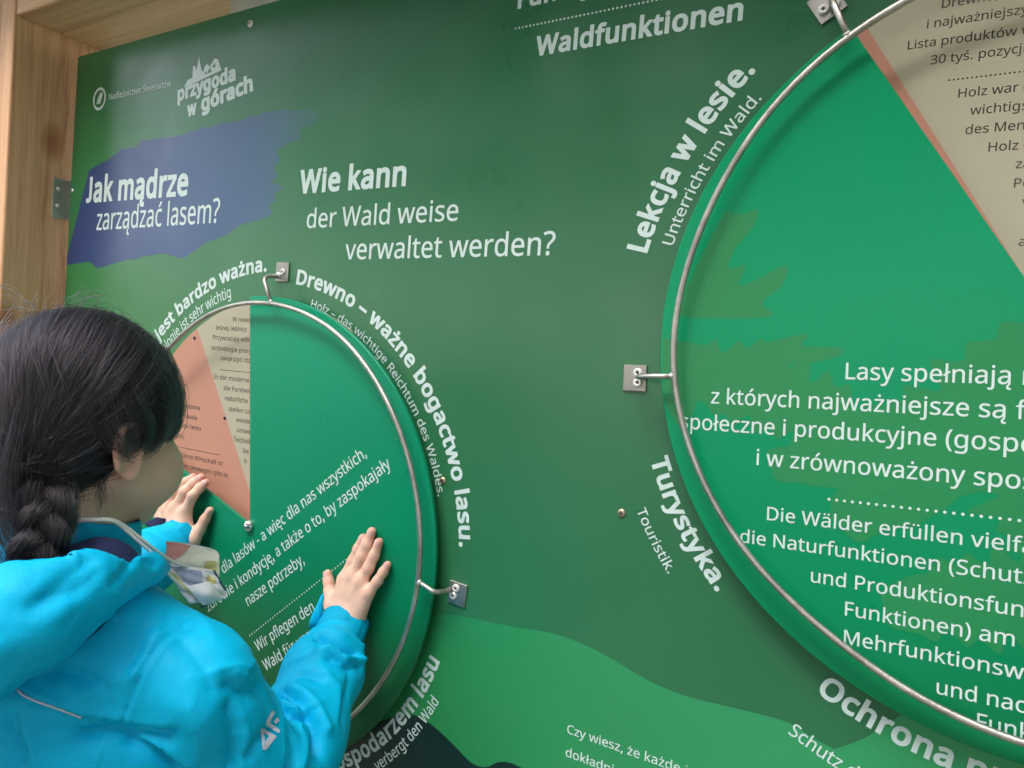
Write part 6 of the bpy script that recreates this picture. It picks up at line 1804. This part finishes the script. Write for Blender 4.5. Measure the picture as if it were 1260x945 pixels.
# ------------------------------------------------------------------ face mask hanging at the throat
mask = thing('face_mask', 'crumpled patterned cloth face mask hanging from white ear cords below the chin', 'face mask', tuple(pt(235, 705, 0.80)))
MO = pt(235, 705, 0.80)
m, nt, b = new_mat('patterned_cotton')
tc = N(nt, 'ShaderNodeTexCoord')
mp = N(nt, 'ShaderNodeMapping'); mp.inputs['Scale'].default_value = (22, 22, 22); mp.inputs['Location'].default_value = (0.6, 0.9, 0.4)
vo = N(nt, 'ShaderNodeTexVoronoi', Scale=1.0)
nt.links.new(tc.outputs['Object'], mp.inputs['Vector']); nt.links.new(mp.outputs[0], vo.inputs['Vector'])
sx_ = N(nt, 'ShaderNodeSeparateColor'); nt.links.new(vo.outputs['Color'], sx_.inputs[0])
rp = N(nt, 'ShaderNodeValToRGB'); rp.color_ramp.interpolation = 'CONSTANT'
cols = [(0.0, srgb(168, 178, 196)), (0.25, srgb(226, 228, 216)), (0.5, srgb(158, 168, 186)), (0.66, srgb(206, 204, 150)), (0.8, srgb(226, 228, 230))]
while len(rp.color_ramp.elements) < len(cols): rp.color_ramp.elements.new(0.5)
for e, (p_, c_) in zip(rp.color_ramp.elements, cols): e.position = p_; e.color = c_
nt.links.new(sx_.outputs[0], rp.inputs[0]); nt.links.new(rp.outputs[0], b.inputs['Base Color'])
b.inputs['Roughness'].default_value = 0.85
M['mask'] = m
M['mask_trim'] = flat_mat('white_trim', srgb(222, 224, 228), 0.8, vary=0.02)
M['mask_line'] = flat_mat('navy_trim', srgb(36, 48, 92), 0.8, vary=0.02)
def grid_cloth(corners, D, nu, nv, bumpf):
    c = [np.array(pt(x, y, d_ - 0.03)) for (x, y), d_ in zip(corners, D)]
    v = []
    nrm = np.cross(c[1] - c[0], c[3] - c[0]); nrm /= np.linalg.norm(nrm)
    if nrm @ (CP - c[0]) < 0: nrm = -nrm
    for j in range(nv + 1):
        for i in range(nu + 1):
            u_, w_ = i / nu, j / nv
            q = (1 - w_) * ((1 - u_) * c[0] + u_ * c[1]) + w_ * ((1 - u_) * c[3] + u_ * c[2])
            v.append(q + nrm * bumpf(u_, w_))
    f = [(j * (nu + 1) + i, j * (nu + 1) + i + 1, (j + 1) * (nu + 1) + i + 1, (j + 1) * (nu + 1) + i) for j in range(nv) for i in range(nu)]
    return np.array(v), f
def cloth_piece(name, corners, D, bumpf, mat):
    v, f = grid_cloth(corners, D, 26, 20, bumpf)
    o = link(name, [tuple(q - MO) for q in v], f, mat, mask, True)
    md = o.modifiers.new('thickness', 'SOLIDIFY'); md.thickness = 0.0012; md.offset = -1
    return o
M['cotton_cream'] = flat_mat('cream_cotton', srgb(232, 232, 214), 0.9, bump=0.3, scale=1400, vary=0.03)
M['cotton_pink'] = flat_mat('pink_cotton', srgb(226, 158, 150), 0.9, bump=0.3, scale=1400, vary=0.03)
M['cotton_grey'] = flat_mat('blue_grey_cotton', srgb(150, 162, 184), 0.9, bump=0.3, scale=1400, vary=0.04)
M['cotton_yellow'] = flat_mat('yellow_cotton', srgb(214, 206, 140), 0.9, bump=0.3, scale=1400, vary=0.03)
def patch(name, corners, D, bumpf, mat, poly):
    """a printed patch following the crumpled cloth, poly in cloth (u, v)"""
    c = [np.array(pt(x, y, d_ - 0.03)) for (x, y), d_ in zip(corners, D)]
    nrm = np.cross(c[1] - c[0], c[3] - c[0]); nrm /= np.linalg.norm(nrm)
    if nrm @ (CP - c[0]) < 0: nrm = -nrm
    f_ = lambda u_, w_: (1 - w_) * ((1 - u_) * c[0] + u_ * c[1]) + w_ * ((1 - u_) * c[3] + u_ * c[2]) + nrm * (bumpf(u_, w_) + 0.0024)
    v, f = [], []
    n = 12
    for j in range(n + 1):
        for i in range(n + 1):
            a_, b_ = i / n, j / n
            (x0, y0), (x1, y1), (x2, y2), (x3, y3) = poly
            v.append(tuple(f_((1 - b_) * ((1 - a_) * x0 + a_ * x1) + b_ * ((1 - a_) * x3 + a_ * x2), (1 - b_) * ((1 - a_) * y0 + a_ * y1) + b_ * ((1 - a_) * y3 + a_ * y2)) - MO))
    for j in range(n):
        for i in range(n):
            f.append((j * (n + 1) + i, j * (n + 1) + i + 1, (j + 1) * (n + 1) + i + 1, (j + 1) * (n + 1) + i))
    return link(name, v, f, mat, mask, True)
TOPC, TOPD = [(204, 668), (266, 680), (268, 712), (196, 706)], [0.785, 0.81, 0.80, 0.765]
LOWC, LOWD = [(196, 694), (260, 702), (277, 737), (232, 744)], [0.757, 0.785, 0.786, 0.760]
bt = lambda u_, w_: 0.005 * math.sin(math.pi * w_) + 0.0030 * abs(math.sin(5 * w_ + 3 * u_)) + 0.0022 * abs(math.sin(8 * u_ - 4 * w_))
bl = lambda u_, w_: 0.006 * math.sin(math.pi * w_) * math.sin(math.pi * u_) + 0.0036 * abs(math.sin(6 * u_ + 4 * w_)) + 0.0028 * abs(math.sin(9 * w_ - 5 * u_))
cloth_piece('cloth', TOPC, TOPD, bt, M['cotton_cream'])
cloth_piece('cloth', LOWC, LOWD, bl, M['mask_trim'])
patch('printed_patch', TOPC, TOPD, bt, M['cotton_pink'], [(0.0, 0.0), (0.46, 0.02), (0.34, 0.36), (0.0, 0.9)])
patch('printed_patch', TOPC, TOPD, bt, M['cotton_yellow'], [(0.74, 0.55), (0.93, 0.5), (0.95, 0.8), (0.70, 0.82)])
patch('printed_patch', LOWC, LOWD, bl, M['cotton_grey'], [(0.12, 0.05), (0.72, 0.12), (0.56, 0.5), (0.26, 0.6)])
patch('printed_patch', LOWC, LOWD, bl, M['cotton_yellow'], [(0.80, 0.2), (0.95, 0.3), (0.88, 0.52), (0.72, 0.48)])
patch('printed_patch', LOWC, LOWD, bl, M['cotton_yellow'], [(0.02, 0.15), (0.12, 0.3), (0.2, 0.85), (0.04, 0.6)])
cloth_piece('lower_fold', [(230, 722), (258, 716), (272, 736), (250, 745)], [0.752, 0.765, 0.775, 0.758], lambda u_, w_: 0.008 * math.sin(math.pi * w_) * math.sin(math.pi * u_), M['mask_trim'])
def mtube(name, pts, rad, mat):
    P = spline_pts([pt(x, y, d_ - 0.03 * min(1, max(0, (x - 150) / 55))) for x, y, d_ in pts], 26)
    return MB().tube([tuple(q - MO) for q in P], rad, 8).build(name, mat, mask, True)
mtube('hem', [(266, 680, .806), (267.5, 692, .806), (265, 702, .802), (259, 708, .796), (245, 705, .79), (232, 700, .785)], 0.0017, M['mask_trim'])
mtube('hem', [(204, 667, .784), (235, 671, .797), (266, 679, .809), (267, 696, .805), (260, 702, .798), (262, 712, .795), (274, 724, .795), (277, 737, .79)], 0.0013, M['mask_trim'])
mtube('hem', [(258, 700, .795), (264, 713, .79), (270, 724, .785), (268, 733, .78), (258, 742, .772), (247, 747, .765)], 0.0009, M['mask_line'])
mtube('hem', [(262, 699, .795), (270, 714, .79), (278, 727, .788)], 0.0008, M['mask_line'])
# the two ear cords running round the neck
mtube('ear_cord', [(66, 646, .660), (88, 640.5, .652), (112, 639, .652), (138, 639.5, .664), (156, 649, .680), (176, 665, .700), (194, 679, .722), (214, 692, .750), (236, 699, .775)], 0.0017, M['cord'])
mtube('ear_cord', [(80, 643, .655), (110, 640.5, .650), (137, 641, .662), (152, 650, .674), (168, 664, .688), (184, 678, .702), (198, 694, .718), (212, 711, .735), (227, 727, .752)], 0.0016, M['cord'])
